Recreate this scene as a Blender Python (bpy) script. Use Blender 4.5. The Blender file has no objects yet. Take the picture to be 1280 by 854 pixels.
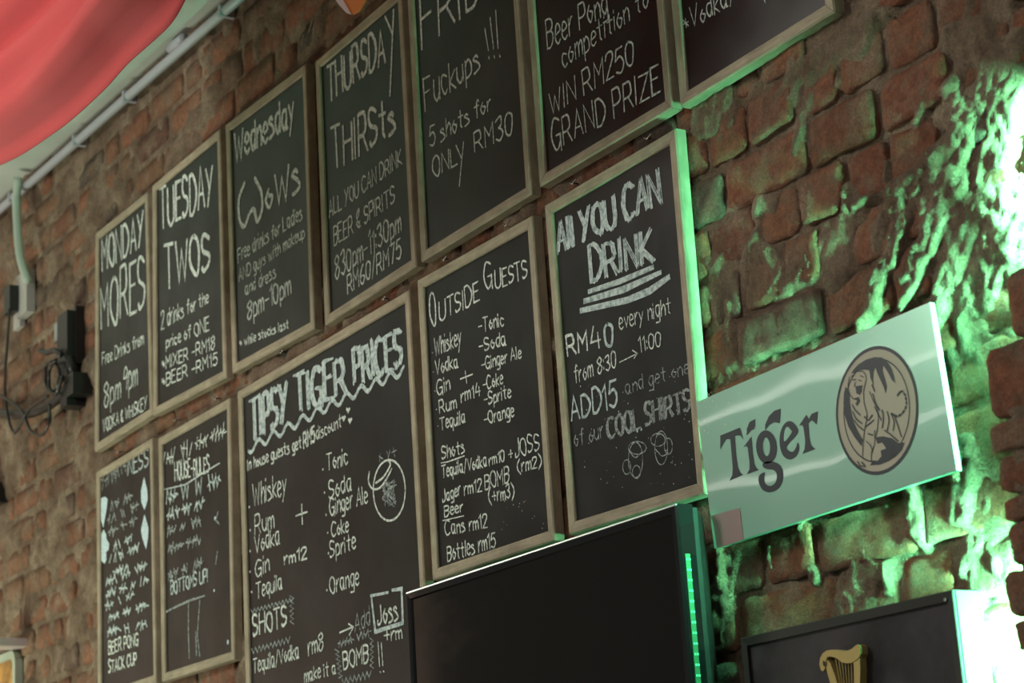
import bpy, bmesh, math, random
from mathutils import Vector, Matrix, noise
from mathutils.geometry import tessellate_polygon
SC = bpy.context.scene
COL = SC.collection
# ------------------------------------------------------------------ camera
YAW, PITCH, ROLL, F = 1.000101, 0.271284, -0.064018, 2532.901
CAM = Vector((0.0, -1.892, 1.6))
ca, sa, cb, sb = math.cos(YAW), math.sin(YAW), math.cos(PITCH), math.sin(PITCH)
FWD = Vector((-sa*cb, ca*cb, sb)); _r = Vector((ca, sa, 0)); _u = _r.cross(FWD)
cc, sn = math.cos(ROLL), math.sin(ROLL)
RIGHT = cc*_r + sn*_u; UP = -sn*_r + cc*_u
cd = bpy.data.cameras.new('camera'); cam = bpy.data.objects.new('camera', cd); COL.objects.link(cam)
cam.matrix_world = Matrix(((RIGHT.x, UP.x, -FWD.x, CAM.x), (RIGHT.y, UP.y, -FWD.y, CAM.y), (RIGHT.z, UP.z, -FWD.z, CAM.z), (0, 0, 0, 1)))
cd.sensor_width = 36; cd.lens = F/1280*36; cd.clip_start = 0.05
cd.dof.use_dof = True; cd.dof.focus_distance = 3.3; cd.dof.aperture_fstop = 8.0
SC.camera = cam

def W(u, v, y=0.0):
    """point of the wall plane at depth y that the photograph shows at pixel u, v"""
    d = FWD + RIGHT*((u-640)/F) - UP*((v-427)/F)
    t = (y-CAM.y)/d.y
    p = CAM + d*t
    return p.x, p.z
def PR(x, y, z):
    d = Vector((x, y, z))-CAM; k = d.dot(FWD)
    return 640+F*d.dot(RIGHT)/k, 427-F*d.dot(UP)/k

# ------------------------------------------------------------------ light
wd = bpy.data.worlds.new('room_light'); SC.world = wd; wd.use_nodes = True
wd.node_tree.nodes['Background'].inputs[0].default_value = (0.95, 0.98, 0.88, 1)
wd.node_tree.nodes['Background'].inputs[1].default_value = 0.075
def area(name, loc, target, size, power, color, size_y=None):
    l = bpy.data.lights.new(name, 'AREA'); l.energy = power; l.color = color
    l.shape = 'RECTANGLE'; l.size = size; l.size_y = size_y or size
    o = bpy.data.objects.new(name, l); COL.objects.link(o); o.location = loc
    o.rotation_euler = (Vector(target)-Vector(loc)).to_track_quat('-Z', 'Y').to_euler()
    return o
area('ceiling_lamp_light', (-3.6, -2.3, 3.55), (-3.4, 0, 2.6), 0.5, 30, (1.0, 0.95, 0.84), 0.4)
area('bar_lamp_light', (-1.0, -2.6, 3.3), (-2.0, 0, 2.3), 1.0, 12, (1.0, 0.93, 0.82))
area('low_left_fill', (-5.9, -1.5, 1.2), (-5.2, 0, 2.5), 0.8, 40, (0.95, 1.0, 0.74))  # added unseen fill, brightens the lower-left brickwork from below
area('side_wall_fill', (-6.6, -2.0, 2.0), (-8.0, -1.4, 2.9), 0.6, 44, (1.0, 0.86, 0.76))  # added fill on the unseen left wall, gives the lower boards their haze
SC.view_settings.view_transform = 'Standard'; SC.view_settings.look = 'None'
SC.view_settings.gamma = 1; SC.view_settings.exposure = 0.0
SC.view_settings.use_curve_mapping = False

# ------------------------------------------------------------------ helpers
class MB:
    def __init__(s): s.v = []; s.f = []
    def quad(s, a, b, c, d):
        n = len(s.v); s.v += [a, b, c, d]; s.f.append((n, n+1, n+2, n+3))
    def box(s, x0, x1, y0, y1, z0, z1):
        n = len(s.v)
        s.v += [(x, y, z) for x in (x0, x1) for y in (y0, y1) for z in (z0, z1)]
        for f in ((0,1,3,2), (4,6,7,5), (0,4,5,1), (2,3,7,6), (0,2,6,4), (1,5,7,3)): s.f.append(tuple(n+i for i in f))
    def prism(s, pts, y0, y1):
        """closed outline pts (x, z) extruded from y0 (front) to y1"""
        n = len(s.v); k = len(pts)
        s.v += [(x, y0, z) for x, z in pts]+[(x, y1, z) for x, z in pts]
        tri = tessellate_polygon([[Vector((x, z, 0)) for x, z in pts]])
        for t in tri: s.f.append(tuple(n+i for i in t)); s.f.append(tuple(n+k+i for i in reversed(t)))
        for i in range(k):
            j = (i+1) % k; s.f.append((n+i, n+j, n+k+j, n+k+i))
    def flat(s, pts, y):
        n = len(s.v); s.v += [(x, y, z) for x, z in pts]
        for t in tessellate_polygon([[Vector((x, z, 0)) for x, z in pts]]): s.f.append(tuple(n+i for i in t))
    def tube(s, pts, r, seg=8, closed=False):
        pts = [Vector(p) for p in pts]; rings = []; k = len(pts)
        ref = Vector((0.13, 0.2, 1)).normalized()
        for i, p in enumerate(pts):
            t = (pts[min(i+1, k-1)]-pts[max(i-1, 0)]).normalized()
            a = t.cross(ref)
            if a.length < 1e-3: a = t.cross(Vector((1, 0, 0)))
            a.normalize(); b = t.cross(a)
            n = len(s.v); s.v += [tuple(p+(a*math.cos(q*2*math.pi/seg)+b*math.sin(q*2*math.pi/seg))*r) for q in range(seg)]
            rings.append(n)
        for a, b in zip(rings, rings[1:]):
            for q in range(seg): s.f.append((a+q, a+(q+1) % seg, b+(q+1) % seg, b+q))
        s.f.append(tuple(rings[0]+q for q in range(seg))); s.f.append(tuple(rings[-1]+q for q in reversed(range(seg))))
    def build(s, name, mat, parent=None, smooth=False, fix=True):
        m = bpy.data.meshes.new(name); m.from_pydata(s.v, [], s.f)
        if fix:
            bm = bmesh.new(); bm.from_mesh(m); bmesh.ops.recalc_face_normals(bm, faces=bm.faces); bm.to_mesh(m); bm.free()
        if smooth: m.polygons.foreach_set('use_smooth', [True]*len(m.polygons))
        m.materials.append(mat); o = bpy.data.objects.new(name, m); COL.objects.link(o)
        if parent: o.parent = parent
        return o
def tag(o, label=None, cat=None, group=None, kind=None):
    if label: o['label'] = label
    if cat: o['category'] = cat
    if group: o['group'] = group
    if kind: o['kind'] = kind
    return o
def empty(name, loc, *a, **k):
    o = bpy.data.objects.new(name, None); COL.objects.link(o); o.location = loc; o.empty_display_size = .05
    return tag(o, *a, **k)
def adopt(o, root):
    """part built in world coordinates, its thing's Empty stands elsewhere"""
    o.parent = root; o.matrix_parent_inverse = Matrix.Translation(-root.location) if root.type == 'EMPTY' else Matrix()
    return o
def smoothpath(pts, n=5):
    P = [Vector(p) for p in pts]
    if len(P) < 3: return P
    P = [P[0]*2-P[1]]+P+[P[-1]*2-P[-2]]; out = []
    for i in range(1, len(P)-2):
        for k in range(n):
            t = k/n; a, b, c, d = P[i-1], P[i], P[i+1], P[i+2]
            out.append(0.5*((2*b)+(c-a)*t+(2*a-5*b+4*c-d)*t*t+(3*b-a-3*c+d)*t**3))
    out.append(P[-2]); return out

# ------------------------------------------------------------------ materials
def mat(name, color=(.5, .5, .5), rough=.6, metal=0, coat=0, emit=None, estr=0, spec=.5):
    m = bpy.data.materials.new(name); m.use_nodes = True; b = m.node_tree.nodes['Principled BSDF']
    b.inputs['Base Color'].default_value = (*color, 1); b.inputs['Roughness'].default_value = rough
    b.inputs['Metallic'].default_value = metal; b.inputs['Coat Weight'].default_value = coat
    b.inputs['Specular IOR Level'].default_value = spec
    if emit: b.inputs['Emission Color'].default_value = (*emit, 1); b.inputs['Emission Strength'].default_value = estr
    return m
def N(m, kind, **k):
    n = m.node_tree.nodes.new(kind)
    for a, b in k.items():
        if a in n.inputs.keys() if hasattr(n, 'inputs') else False: n.inputs[a].default_value = b
        else: setattr(n, a, b)
    return n
def L(m, a, b): m.node_tree.links.new(a, b)
def coords(m, scale=(1, 1, 1)):
    g = m.node_tree.nodes.new('ShaderNodeNewGeometry'); mp = m.node_tree.nodes.new('ShaderNodeMapping')
    L(m, g.outputs['Position'], mp.inputs[0]); mp.inputs['Scale'].default_value = scale
    return mp.outputs[0]
def noi(m, co, scale, detail=4, rough=.6):
    n = m.node_tree.nodes.new('ShaderNodeTexNoise'); L(m, co, n.inputs['Vector'])
    n.inputs['Scale'].default_value = scale; n.inputs['Detail'].default_value = detail; n.inputs['Roughness'].default_value = rough
    return n.outputs['Fac']
def ramp(m, fac, stops):
    r = m.node_tree.nodes.new('ShaderNodeValToRGB'); L(m, fac, r.inputs[0]); e = r.color_ramp.elements
    while len(e) < len(stops): e.new(.5)
    for el, (p, c) in zip(e, stops): el.position = p; el.color = (*c, 1) if len(c) == 3 else c
    return r.outputs[0]
def mix(m, fac, a, b, mode='MIX'):
    n = m.node_tree.nodes.new('ShaderNodeMix'); n.data_type = 'RGBA'; n.blend_type = mode
    for s, val in ((0, fac), (6, a), (7, b)):
        if hasattr(val, 'node'): L(m, val, n.inputs[s])
        else: n.inputs[s].default_value = val if s == 0 else (*val, 1)
    return n.outputs[2]
def bump(m, h, strength, dist, prev=None):
    b = m.node_tree.nodes.new('ShaderNodeBump'); L(m, h, b.inputs['Height'])
    b.inputs['Strength'].default_value = strength; b.inputs['Distance'].default_value = dist
    if prev: L(m, prev, b.inputs['Normal'])
    return b.outputs[0]
def bsdf(m): return m.node_tree.nodes['Principled BSDF']

def mortar_color(m, co):
    n1 = noi(m, co, 9, 6); n2 = noi(m, co, 55, 5)
    c = ramp(m, n1, [(.3, (.18, .12, .085)), (.5, (.31, .245, .185)), (.68, (.50, .43, .33))])
    c = mix(m, .5, c, ramp(m, noi(m, co, 260, 5, .75), [(.3, (.15, .15, .15)), (.5, (.5, .5, .5)), (.7, (.8, .8, .8))]), 'OVERLAY')
    return mix(m, .45, c, ramp(m, n2, [(.3, (.10, .06, .042)), (.7, (.40, .32, .25))]), 'OVERLAY')
def wall_mats():
    mo = mat('lime_mortar', rough=.95, spec=.2); co = coords(mo)
    L(mo, mortar_color(mo, co), bsdf(mo).inputs['Base Color'])
    L(mo, bump(mo, noi(mo, co, 180, 5, .75), 1, .006, bump(mo, noi(mo, co, 50, 6, .65), 1, .010)), bsdf(mo).inputs['Normal'])
    br = mat('old_brick', rough=.9, spec=.25); co = coords(br)
    oi = br.node_tree.nodes.new('ShaderNodeObjectInfo')
    base = ramp(br, oi.outputs['Random'], [(0, (.20, .085, .052)), (.3, (.27, .11, .066)), (.5, (.22, .12, .072)), (.7, (.30, .13, .08)), (.86, (.17, .07, .05)), (.93, (.075, .07, .062)), (1, (.25, .14, .10))])
    c = mix(br, .6, base, ramp(br, noi(br, co, 60, 6), [(.3, (.25, .25, .25)), (.7, (.8, .76, .72))]), 'OVERLAY')
    sm = ramp(br, noi(br, co, 13, 7, .65), [(.44, (0, 0, 0)), (.64, (.9, .9, .9))])
    sep = br.node_tree.nodes.new('ShaderNodeSeparateXYZ'); L(br, co, sep.inputs[0]); mr = br.node_tree.nodes.new('ShaderNodeMapRange'); L(br, sep.outputs[0], mr.inputs[0])
    for k_, v_ in ((1, -3.9), (2, -5.6), (3, 0), (4, .38)): mr.inputs[k_].default_value = v_
    lw = mix(br, mr.outputs[0], (0, 0, 0), ramp(br, noi(br, co, 7, 7, .7), [(.36, (.25, .25, .25)), (.62, (1, 1, 1))]))
    sm = mix(br, 1.0, sm, lw, 'LIGHTEN')
    c = mix(br, sm, c, mortar_color(br, co))
    c = mix(br, .5, c, ramp(br, noi(br, co, 230, 5, .75), [(.3, (.2, .2, .2)), (.5, (.5, .5, .5)), (.72, (.85, .83, .8))]), 'OVERLAY')
    L(br, c, bsdf(br).inputs['Base Color'])
    L(br, bump(br, noi(br, co, 260, 5, .7), 1, .004, bump(br, noi(br, co, 60, 6, .65), 1, .008)), bsdf(br).inputs['Normal'])
    return mo, br
M_MORTAR, M_BRICK = wall_mats()
def wood_mat(name, dark, light, scale):
    m = mat(name, rough=.75, spec=.3); co = coords(m, scale)
    c = ramp(m, noi(m, co, 6, 6, .65), [(.25, dark), (.75, light)])
    c2 = mix(m, .35, c, ramp(m, noi(m, coords(m), 22, 5), [(.35, (.3, .3, .3)), (.7, (.75, .75, .75))]), 'OVERLAY')
    L(m, c2, bsdf(m).inputs['Base Color']); L(m, bump(m, noi(m, co, 12, 4), .4, .0015), bsdf(m).inputs['Normal'])
    return m
M_RAILH = wood_mat('pine_rail', (.24, .205, .145), (.43, .38, .28), (2, 8, 26))
M_RAILV = wood_mat('pine_stile', (.24, .205, .145), (.43, .38, .28), (26, 8, 2))
def board_mat():
    m = mat('blackboard', rough=.42, spec=.33); co = coords(m)
    cloud = noi(m, co, 5, 6, .6)
    L(m, ramp(m, cloud, [(.35, (.005, .006, .007)), (.75, (.018, .020, .021))]), bsdf(m).inputs['Base Color'])
    L(m, ramp(m, noi(m, co, 9, 5), [(.3, (.27,)*3), (.7, (.40,)*3)]), bsdf(m).inputs['Roughness'])
    return m
M_BOARD = board_mat()
def chalk_mat(name, c0, c1, sc=170):
    m = mat(name, rough=.9, spec=.1); co = coords(m)
    L(m, ramp(m, noi(m, co, sc, 3, .6), [(.34, c0), (.58, c1)]), bsdf(m).inputs['Base Color'])
    return m
M_CHALK = chalk_mat('chalk_white', (.28, .33, .31), (.72, .80, .75))
M_CHALKB = chalk_mat('chalk_bold', (.24, .32, .32), (.56, .66, .65), 110)
M_FAINT = chalk_mat('chalk_faint', (.08, .10, .10), (.38, .43, .42))
M_BLUE = chalk_mat('chalk_pale_blue', (.40, .55, .60), (.62, .78, .84))
M_STEEL = mat('nail_steel', (.35, .33, .3), .35, 1)
M_BLACKP = mat('black_plastic', (.012, .012, .013), .35)
M_GLOSS = mat('gloss_black', (.006, .006, .007), .12, coat=.5)
M_WHITEP = mat('white_plastic', (.42, .42, .40), .5)

# ------------------------------------------------------------------ wall
rnd = random.Random(7)
PITCHZ = 0.0835
LUMPS = []   # raised plaster: capsules (x, z)-(x, z), radius, rise
for a, b, r, h in (((1270, 60), (1195, 180), .020, .011), ((1200, 185), (1125, 250), .022, .013), ((1205, 175), (1180, 235), .020, .012), ((1140, 250), (1115, 330), .013, .012),
                   ((1110, 330), (1080, 415), .014, .012), ((1165, 290), (1135, 350), .012, .010), ((1215, 160), (1190, 110), .012, .009), ((1260, 130), (1225, 260), .03, .012),
                   ((1225, 250), (1190, 340), .03, .012), ((1270, 250), (1215, 400), .035, .016), ((1240, 400), (1190, 430), .02, .015), ((1130, 380), (1150, 350), .010, .010),
                   ((1180, 270), (1150, 330), .018, .012), ((1195, 330), (1165, 400), .018, .010), ((1235, 90), (1200, 150), .014, .010), ((1205, 230), (1165, 260), .016, .012), ((1085, 30), (1115, 8), .008, .008), ((1165, 105), (1145, 150), .008, .008), ((1060, 235), (1062, 262), .005, .008), ((1110, 205), (1112, 238), .004, .009),
                   ((1112, 238), (1072, 258), .004, .009), ((1268, 60), (1268, 98), .004, .009), ((1176, 180), (1178, 222), .004, .008), ((1140, 620), (1150, 670), .012, .010),
                   ((1210, 560), (1200, 640), .02, .012), ((1225, 640), (1215, 720), .03, .012), ((1235, 740), (1240, 850), .03, .012), ((1000, 650), (1002, 662), .006, .009),
                   ((900, 690), (908, 735), .005, .009), ((960, 682), (964, 712), .003, .008), ((1108, 708), (1112, 745), .004, .009), ((1016, 715), (1022, 722), .008, .009)):
    um = max(a[0], b[0]); up = min(a[1], b[1]) < 340; h = min(h, (.008 if up else .0045) if um > 1222 else (.015 if up else .008) if um > 1205 else (.016 if up else .011) if um > 1180 else .014)
    LUMPS.append((Vector(W(*a)), Vector(W(*b)), r, h))
def lump(x, z):
    t = 0; p = Vector((x, z))
    if x < -2.45: return 0
    w = noise.noise((x*30, z*30, 3.1))*.008; w2 = noise.noise((x*30, z*30, 9.7))*.008
    p = p+Vector((w, w2))
    for a, b, r, h in LUMPS:
        d = b-a; k = max(0, min(1, (p-a).dot(d)/d.length_squared)); q = (p-(a+d*k)).length
        r = r*1.25
        if q < r*1.5: t = max(t, h*1.25*(1-max(0, (q-r*.6)/(r*.9))))
    return t
def facey(x, z, sm=0.0):
    """depth of the rough mortar surface"""
    f = .0078+.0035*noise.noise((x*9, z*12, .3))+.0036*noise.noise((x*40, z*40, 2.))+.0024*noise.noise((x*95, z*95, 5.))
    if x < -4.3: f = f*.5+.006
    s = noise.noise((x*5.5, z*7, 11.))+.45*noise.noise((x*19, z*21, 4.))
    if s > .12: f -= min(.011, (s-.12)*.05)*(1+.3*noise.noise((x*60, z*60, 8.)))
    if x < -4.3:
        k2 = min(1, (-4.3-x)/.6)*(noise.noise((x*7, z*9, 21.))+.5*noise.noise((x*22, z*24, 5.)))
        if k2 > .16: f -= min(.010, (k2-.16)*.05)
    l = lump(x, z)
    if l: f = f*(1-min(1, l/.012)*.6)-l*(1+.45*noise.noise((x*75, z*75, 1.5))+.25*noise.noise((x*150, z*150, 6.5)))
    if x > -1.9 and z < 2.3: f = f*(1-.4*min(1, (x+1.9)/.08))
    return f
XJ = -1.735    # the main wall runs on behind the thicker pier
def grid(x0, x1, z0, z1, step):
    mb = MB(); nx = int((x1-x0)/step); nz = int((z1-z0)/step)
    for j in range(nz+1):
        z = z0+(z1-z0)*j/nz
        for i in range(nx+1):
            x = x0+(x1-x0)*i/nx; mb.v.append((x, facey(x, z), z))
    for j in range(nz):
        for i in range(nx):
            a = j*(nx+1)+i; mb.f.append((a, a+1, a+nx+2, a+nx+1))
    return mb
wall = grid(-2.72, -1.45, 1.62, 3.0, .0055).build('wall_back', M_MORTAR, smooth=True, fix=False); tag(wall, kind='structure')
for nm, args in (('mortar_bed', (-2.72, -1.45, 3.0, 3.76, .012)), ('mortar_bed', (-6.6, -2.72, 1.62, 3.90, .0115))):
    o = grid(*args).build(nm, M_MORTAR, wall, smooth=True, fix=False)
mb = MB(); mb.box(-6.6, -1.3, .03, .23, 0, 4.05); mb.build('wall_core', M_MORTAR, wall)

def brick_mesh(mb, x0, x1, z0, z1, yf, seed, fine, depth=.05):
    r = random.Random(seed); w, h = x1-x0, z1-z0
    nx = (13 if w > .15 else 8) if fine else (5 if w > .15 else 3); nz = 4 if fine else 3
    tilt = r.uniform(-.002, .002); tz = r.uniform(-.0015, .0015)
    if x0 > -2.34 and yf > -.03: tilt = r.uniform(-.005, .003); tz = r.uniform(-.001, .004)
    n0 = len(mb.v)
    xs = [0, .07]+[.07+.86*i/(nx-3) for i in range(1, nx-3)]+[.93, 1] if nx > 4 else [i/(nx-1) for i in range(nx)]
    zs = [0, .13, .32, .5, .68, .87, 1] if fine else [0, .16, .84, 1] if nz >= 4 else [0, .5, 1]
    nx, nz = len(xs), len(zs)
    for j, tzz in enumerate(zs):
        for i, tx in enumerate(xs):
            x, z = x0+w*tx, z0+h*tzz; ex = i in (0, nx-1); ez = j in (0, nz-1)
            wob = noise.noise((x*28+seed, z*28, seed*.37))
            dy = .0022 if (ex or ez) else 0
            if ex and ez:
                dy = .0042; x += (.002+.003*r.random())*(1 if i == 0 else -1); z += .0025*(1 if j == 0 else -1)
            if ex: x += wob*.0045+.002*noise.noise((x*90, z*90, seed))
            if ez: z += wob*.004+.002*noise.noise((x*90, z*90, seed+5))
            y = yf+dy+tilt*(tx-.5)*2+tz*(tzz-.5)*2+(.0016+.0012*fine)*noise.noise((x*35, z*35, seed*1.3))+.001*noise.noise((x*90, z*90, seed*.7))
            mb.v.append((x, y, z))
    idx = lambda i, j: n0+j*nx+i
    for j in range(nz-1):
        for i in range(nx-1): mb.f.append((idx(i, j), idx(i+1, j), idx(i+1, j+1), idx(i, j+1)))
    ring = [idx(i, 0) for i in range(nx)]+[idx(nx-1, j) for j in range(1, nz)]+[idx(i, nz-1) for i in range(nx-2, -1, -1)]+[idx(0, j) for j in range(nz-2, 0, -1)]
    b0 = len(mb.v)
    for q in ring: v = mb.v[q]; mb.v.append((v[0], yf+depth, v[2]))
    k = len(ring)
    for i in range(k): mb.f.append((ring[(i+1) % k], ring[i], b0+i, b0+(i+1) % k))

# head joints read off the near courses (x on the wall), the other courses follow the same bond
Z0 = 2.6060
HEAD = {1: [W(u, v)[0] for u, v in ((884, 200), (935, 186), (996, 152), (1048, 100), (1105, 75), (1169, 45), (1235, 20))],
        0: [W(u, v)[0] for u, v in ((905, 245), (1010, 192), (1098, 150), (1190, 115), (1266, 75))],
        -1: [W(u, v)[0] for u, v in ((885, 300), (943, 285), (998, 255), (1058, 250), (1114, 215), (1176, 195), (1245, 160))],
        -2: [W(u, v)[0] for u, v in ((880, 315), (919, 315), (975, 300), (1030, 320), (1126, 265), (1190, 240))],
        -3: [W(u, v)[0] for u, v in ((915, 370), (1022, 330), (1110, 300), (1160, 300))]}
BOARDR = [(-5.0, -2.39, 2.15, 3.42)]
cands = []
for k in range(-12, 16):
    r = random.Random(100+k); z0 = Z0+k*PITCHZ+.005; z1 = z0+PITCHZ-.011
    if k in HEAD:
        xs = sorted(HEAD[k]); x = xs[0]
        while x > -6.5: x -= r.choice((.115, .225, .225, .2)); xs.insert(0, x)
        x = xs[-1]
        while x < -1.6: x += r.choice((.115, .225)); xs.append(x)
    else:
        x = -6.5+r.random()*.2; xs = [x]
        while x < -1.5: x += r.choice((.112, .12, .22, .23, .21)); xs.append(x)
    for a, b in zip(xs, xs[1:]):
        if a > -1.62: continue
        a2, b2 = a+.005, min(b, -1.5)-.005
        if b2-a2 < .03: continue
        zt = r.uniform(-.003, .003); sh_ = .007 if a2 < -4.35 else 0; a2 += sh_*r.random()*1.6; b2 -= sh_*r.random()*1.6; c = ((a2+b2)/2, (z0+z1)/2); near = a2 > -2.34
        if z1 > 3.765 - .032*(c[0]+4.06) - .035: continue
        u, v = PR(c[0], 0, c[1]); inframe = -25 < u < 1262 and -25 < v < 875
        hid = -4.95 < a2 and b2 < -2.40 and 2.21 < z0 and z1 < 2.74 or -4.95 < a2 and b2 < -2.36 and 2.84 < z0 and z1 < 3.36
        if u > 520 and v > 790 and u < 860: hid = True
        px = 3000/max(1, (Vector((c[0], 0, c[1]))-CAM).length)
        cands.append((inframe and not hid, px*(b2-a2), a2, b2, z0+zt+sh_*.7, z1+zt-sh_*.7, r.uniform(-.0045, .004) if near else r.uniform(.0008, .0055), len(cands)))
vis = sorted([c for c in cands if c[0]], key=lambda c: -c[1])[:270]; vs = set(c[7] for c in vis)
rest = MB()
for c in cands:
    _, px, a, b, z0, z1, yf, sd = c
    if sd in vs:
        mb = MB(); brick_mesh(mb, a, b, z0, z1, yf, sd, a > -3.1); mb.build('brick', M_BRICK, wall, smooth=True, fix=False)
    else: brick_mesh(rest, a, b, z0, z1, yf, sd, False)
o = rest.build('brickwork', M_BRICK, wall, smooth=True, fix=False); tag(o, kind='stuff')

# thicker pier at the right edge: its ragged brick ends hide the light strip
YP0 = -.08
pier = MB(); pier.box(-1.655, -1.25, -.066, .03, 0, 2.30); pier.box(-1.545, -1.25, -.066, .03, 2.30, 3.9)
pier = pier.build('wall_right_pier', M_MORTAR); tag(pier, kind='structure')
def pxl(u, v): return W(u, v, YP0)
PB = [(2.40, 2.318, -1.60), (2.313, 2.232, -1.690), (2.226, 2.141, -1.742), (2.134, 2.098, -1.752), (2.092, 2.046, -1.744), (2.040, 2.012, -1.738), (2.006, 1.958, -1.738),
      (1.951, 1.898, -1.752), (1.893, 1.852, -1.744), (1.847, 1.79, -1.742), (1.786, 1.71, -1.748), (1.705, 1.63, -1.735), (2.486, 2.405, -1.56), (2.57, 2.49, -1.54), (2.655, 2.575, -1.52)]
for i, (zt, zb, xl) in enumerate(PB):
    r = random.Random(900+i); x = xl; n = 0
    while x < -1.3:
        w = r.choice((.11, .21)) if n else r.choice((.10, .13, .19))
        mb = MB(); brick_mesh(mb, x, min(x+w, -1.27), zb, zt, YP0+r.uniform(-.003, .003), 500+i*7+n, True, .03)
        mb.build('brick', M_BRICK, pier, smooth=True, fix=False); x += w+.010; n += 1
# mortar between the pier's bricks
mb = MB()
ctr = sorted([(zt, zb, xl) for zt, zb, xl in PB], key=lambda t: -t[0])
out = []
for zt, zb, xl in ctr: out += [(xl+.008, zt), (xl+.006, (zt+zb)/2), (xl+.008, zb)]
poly = []
for j in range(len(out)):
    poly.append(out[j])
    if j % 3 == 2 and j+1 < len(out): poly.append((max(out[j][0], out[j+1][0])+.008, (out[j][1]+out[j+1][1])/2))
nn = len(poly); cols = 26
for x, z in poly:
    for i in range(cols):
        t = i/(cols-1); xx = x*(1-t)+(-1.26)*t; yy = YP0+.003+.004*noise.noise((xx*40, z*40, 3))+.003*noise.noise((xx*90, z*90, 3))
        if i == 0: yy = -.052
        mb.v.append((xx+(.002*noise.noise((z*80, 0, 0)) if i < 2 else 0), yy, z))
for j in range(nn-1):
    for i in range(cols-1):
        a = j*cols+i; mb.f.append((a, a+cols, a+cols+1, a+1))
mb.build('mortar_bed', M_MORTAR, pier, smooth=True, fix=False)

# green light strip in the recess behind the pier's ragged edge
M_LED = mat('led_green', (.1, .6, .3), .4, emit=(.10, 1, .42), estr=40)
M_TAPE = mat('led_tape', (.25, .3, .26), .5)
led = empty('light_strip', (-1.70, -.03, 1.65), 'green light strip tucked behind the ragged edge of the brick pier', 'light strip')
mb = MB(); mb.box(-1.700, -1.697, -.036, -.022, 1.65, 2.29); adopt(mb.build('tape', M_TAPE), led)
mb = MB()
for i in range(32): z = 1.66+i*.0197; mb.box(-1.7025, -1.7001, -.032, -.027, z, z+.005)
o = mb.build('diode_row', M_LED); adopt(o, led); tag(o, kind='stuff')
lamp = area('light_strip_glow', (-1.7045, -.0265, 1.93), (-3.0, -.029+.012, 2.06), .008, 60, (.19, 1, .50), .78); lamp.data.spread = math.radians(95)
lamp.rotation_euler = (0, math.radians(90), 0); lamp.data.shape = 'RECTANGLE'; lamp.data.size = .70; lamp.data.size_y = .008
lamp.rotation_euler = (Vector((-1, .36, .16))).to_track_quat('-Z', 'X').to_euler()

mb = MB(); mb.quad((-1.700, -.036, 2.29), (-1.700, -.022, 2.29), (-1.600, -.022, 2.80), (-1.600, -.036, 2.80)); adopt(mb.build('tape', M_TAPE), led)
lamp2 = area('upper_strip_glow', (-1.625, -.027, 2.42), (0, 0, 0), 0.30, 9, (.19, 1, .50), .008); lamp2.data.spread = math.radians(95)
lamp2.rotation_euler = (Vector((-1, .22, -.12))).to_track_quat('-Z', 'X').to_euler()
# ------------------------------------------------------------------ ceiling, floor
M_CEIL = mat('ceiling_paint', (.36, .40, .38), .8); co = coords(M_CEIL)
L(M_CEIL, ramp(M_CEIL, noi(M_CEIL, co, 3, 5), [(.3, (.42, .47, .44)), (.7, (.58, .62, .58))]), bsdf(M_CEIL).inputs['Base Color'])
def ceilz(x): return 3.765-.032*(x+4.06)
mb = MB()
v = []
for zo in (0, .12):
    for x in (-8.2, .6):
        for y in (.2, -4.2): v.append((x, y, ceilz(x)-.012+zo))
mb.v = v
for f in ((0,1,3,2), (4,6,7,5), (0,4,5,1), (2,3,7,6), (0,2,6,4), (1,5,7,3)): mb.f.append(f)
tag(mb.build('ceiling', M_CEIL), kind='structure')
mb = MB(); mb.box(-8.2, -8.0, -2.9, .1, 0, 4.0); tag(mb.build('wall_left', mat('brown_plaster', (.42, .33, .28), .9)), kind='structure')
mb = MB(); mb.box(-7.4, .8, -4.2, .3, -.1, 0); tag(mb.build('floor', mat('floor_concrete', (.12, .10, .09), .6)), kind='structure')

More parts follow.
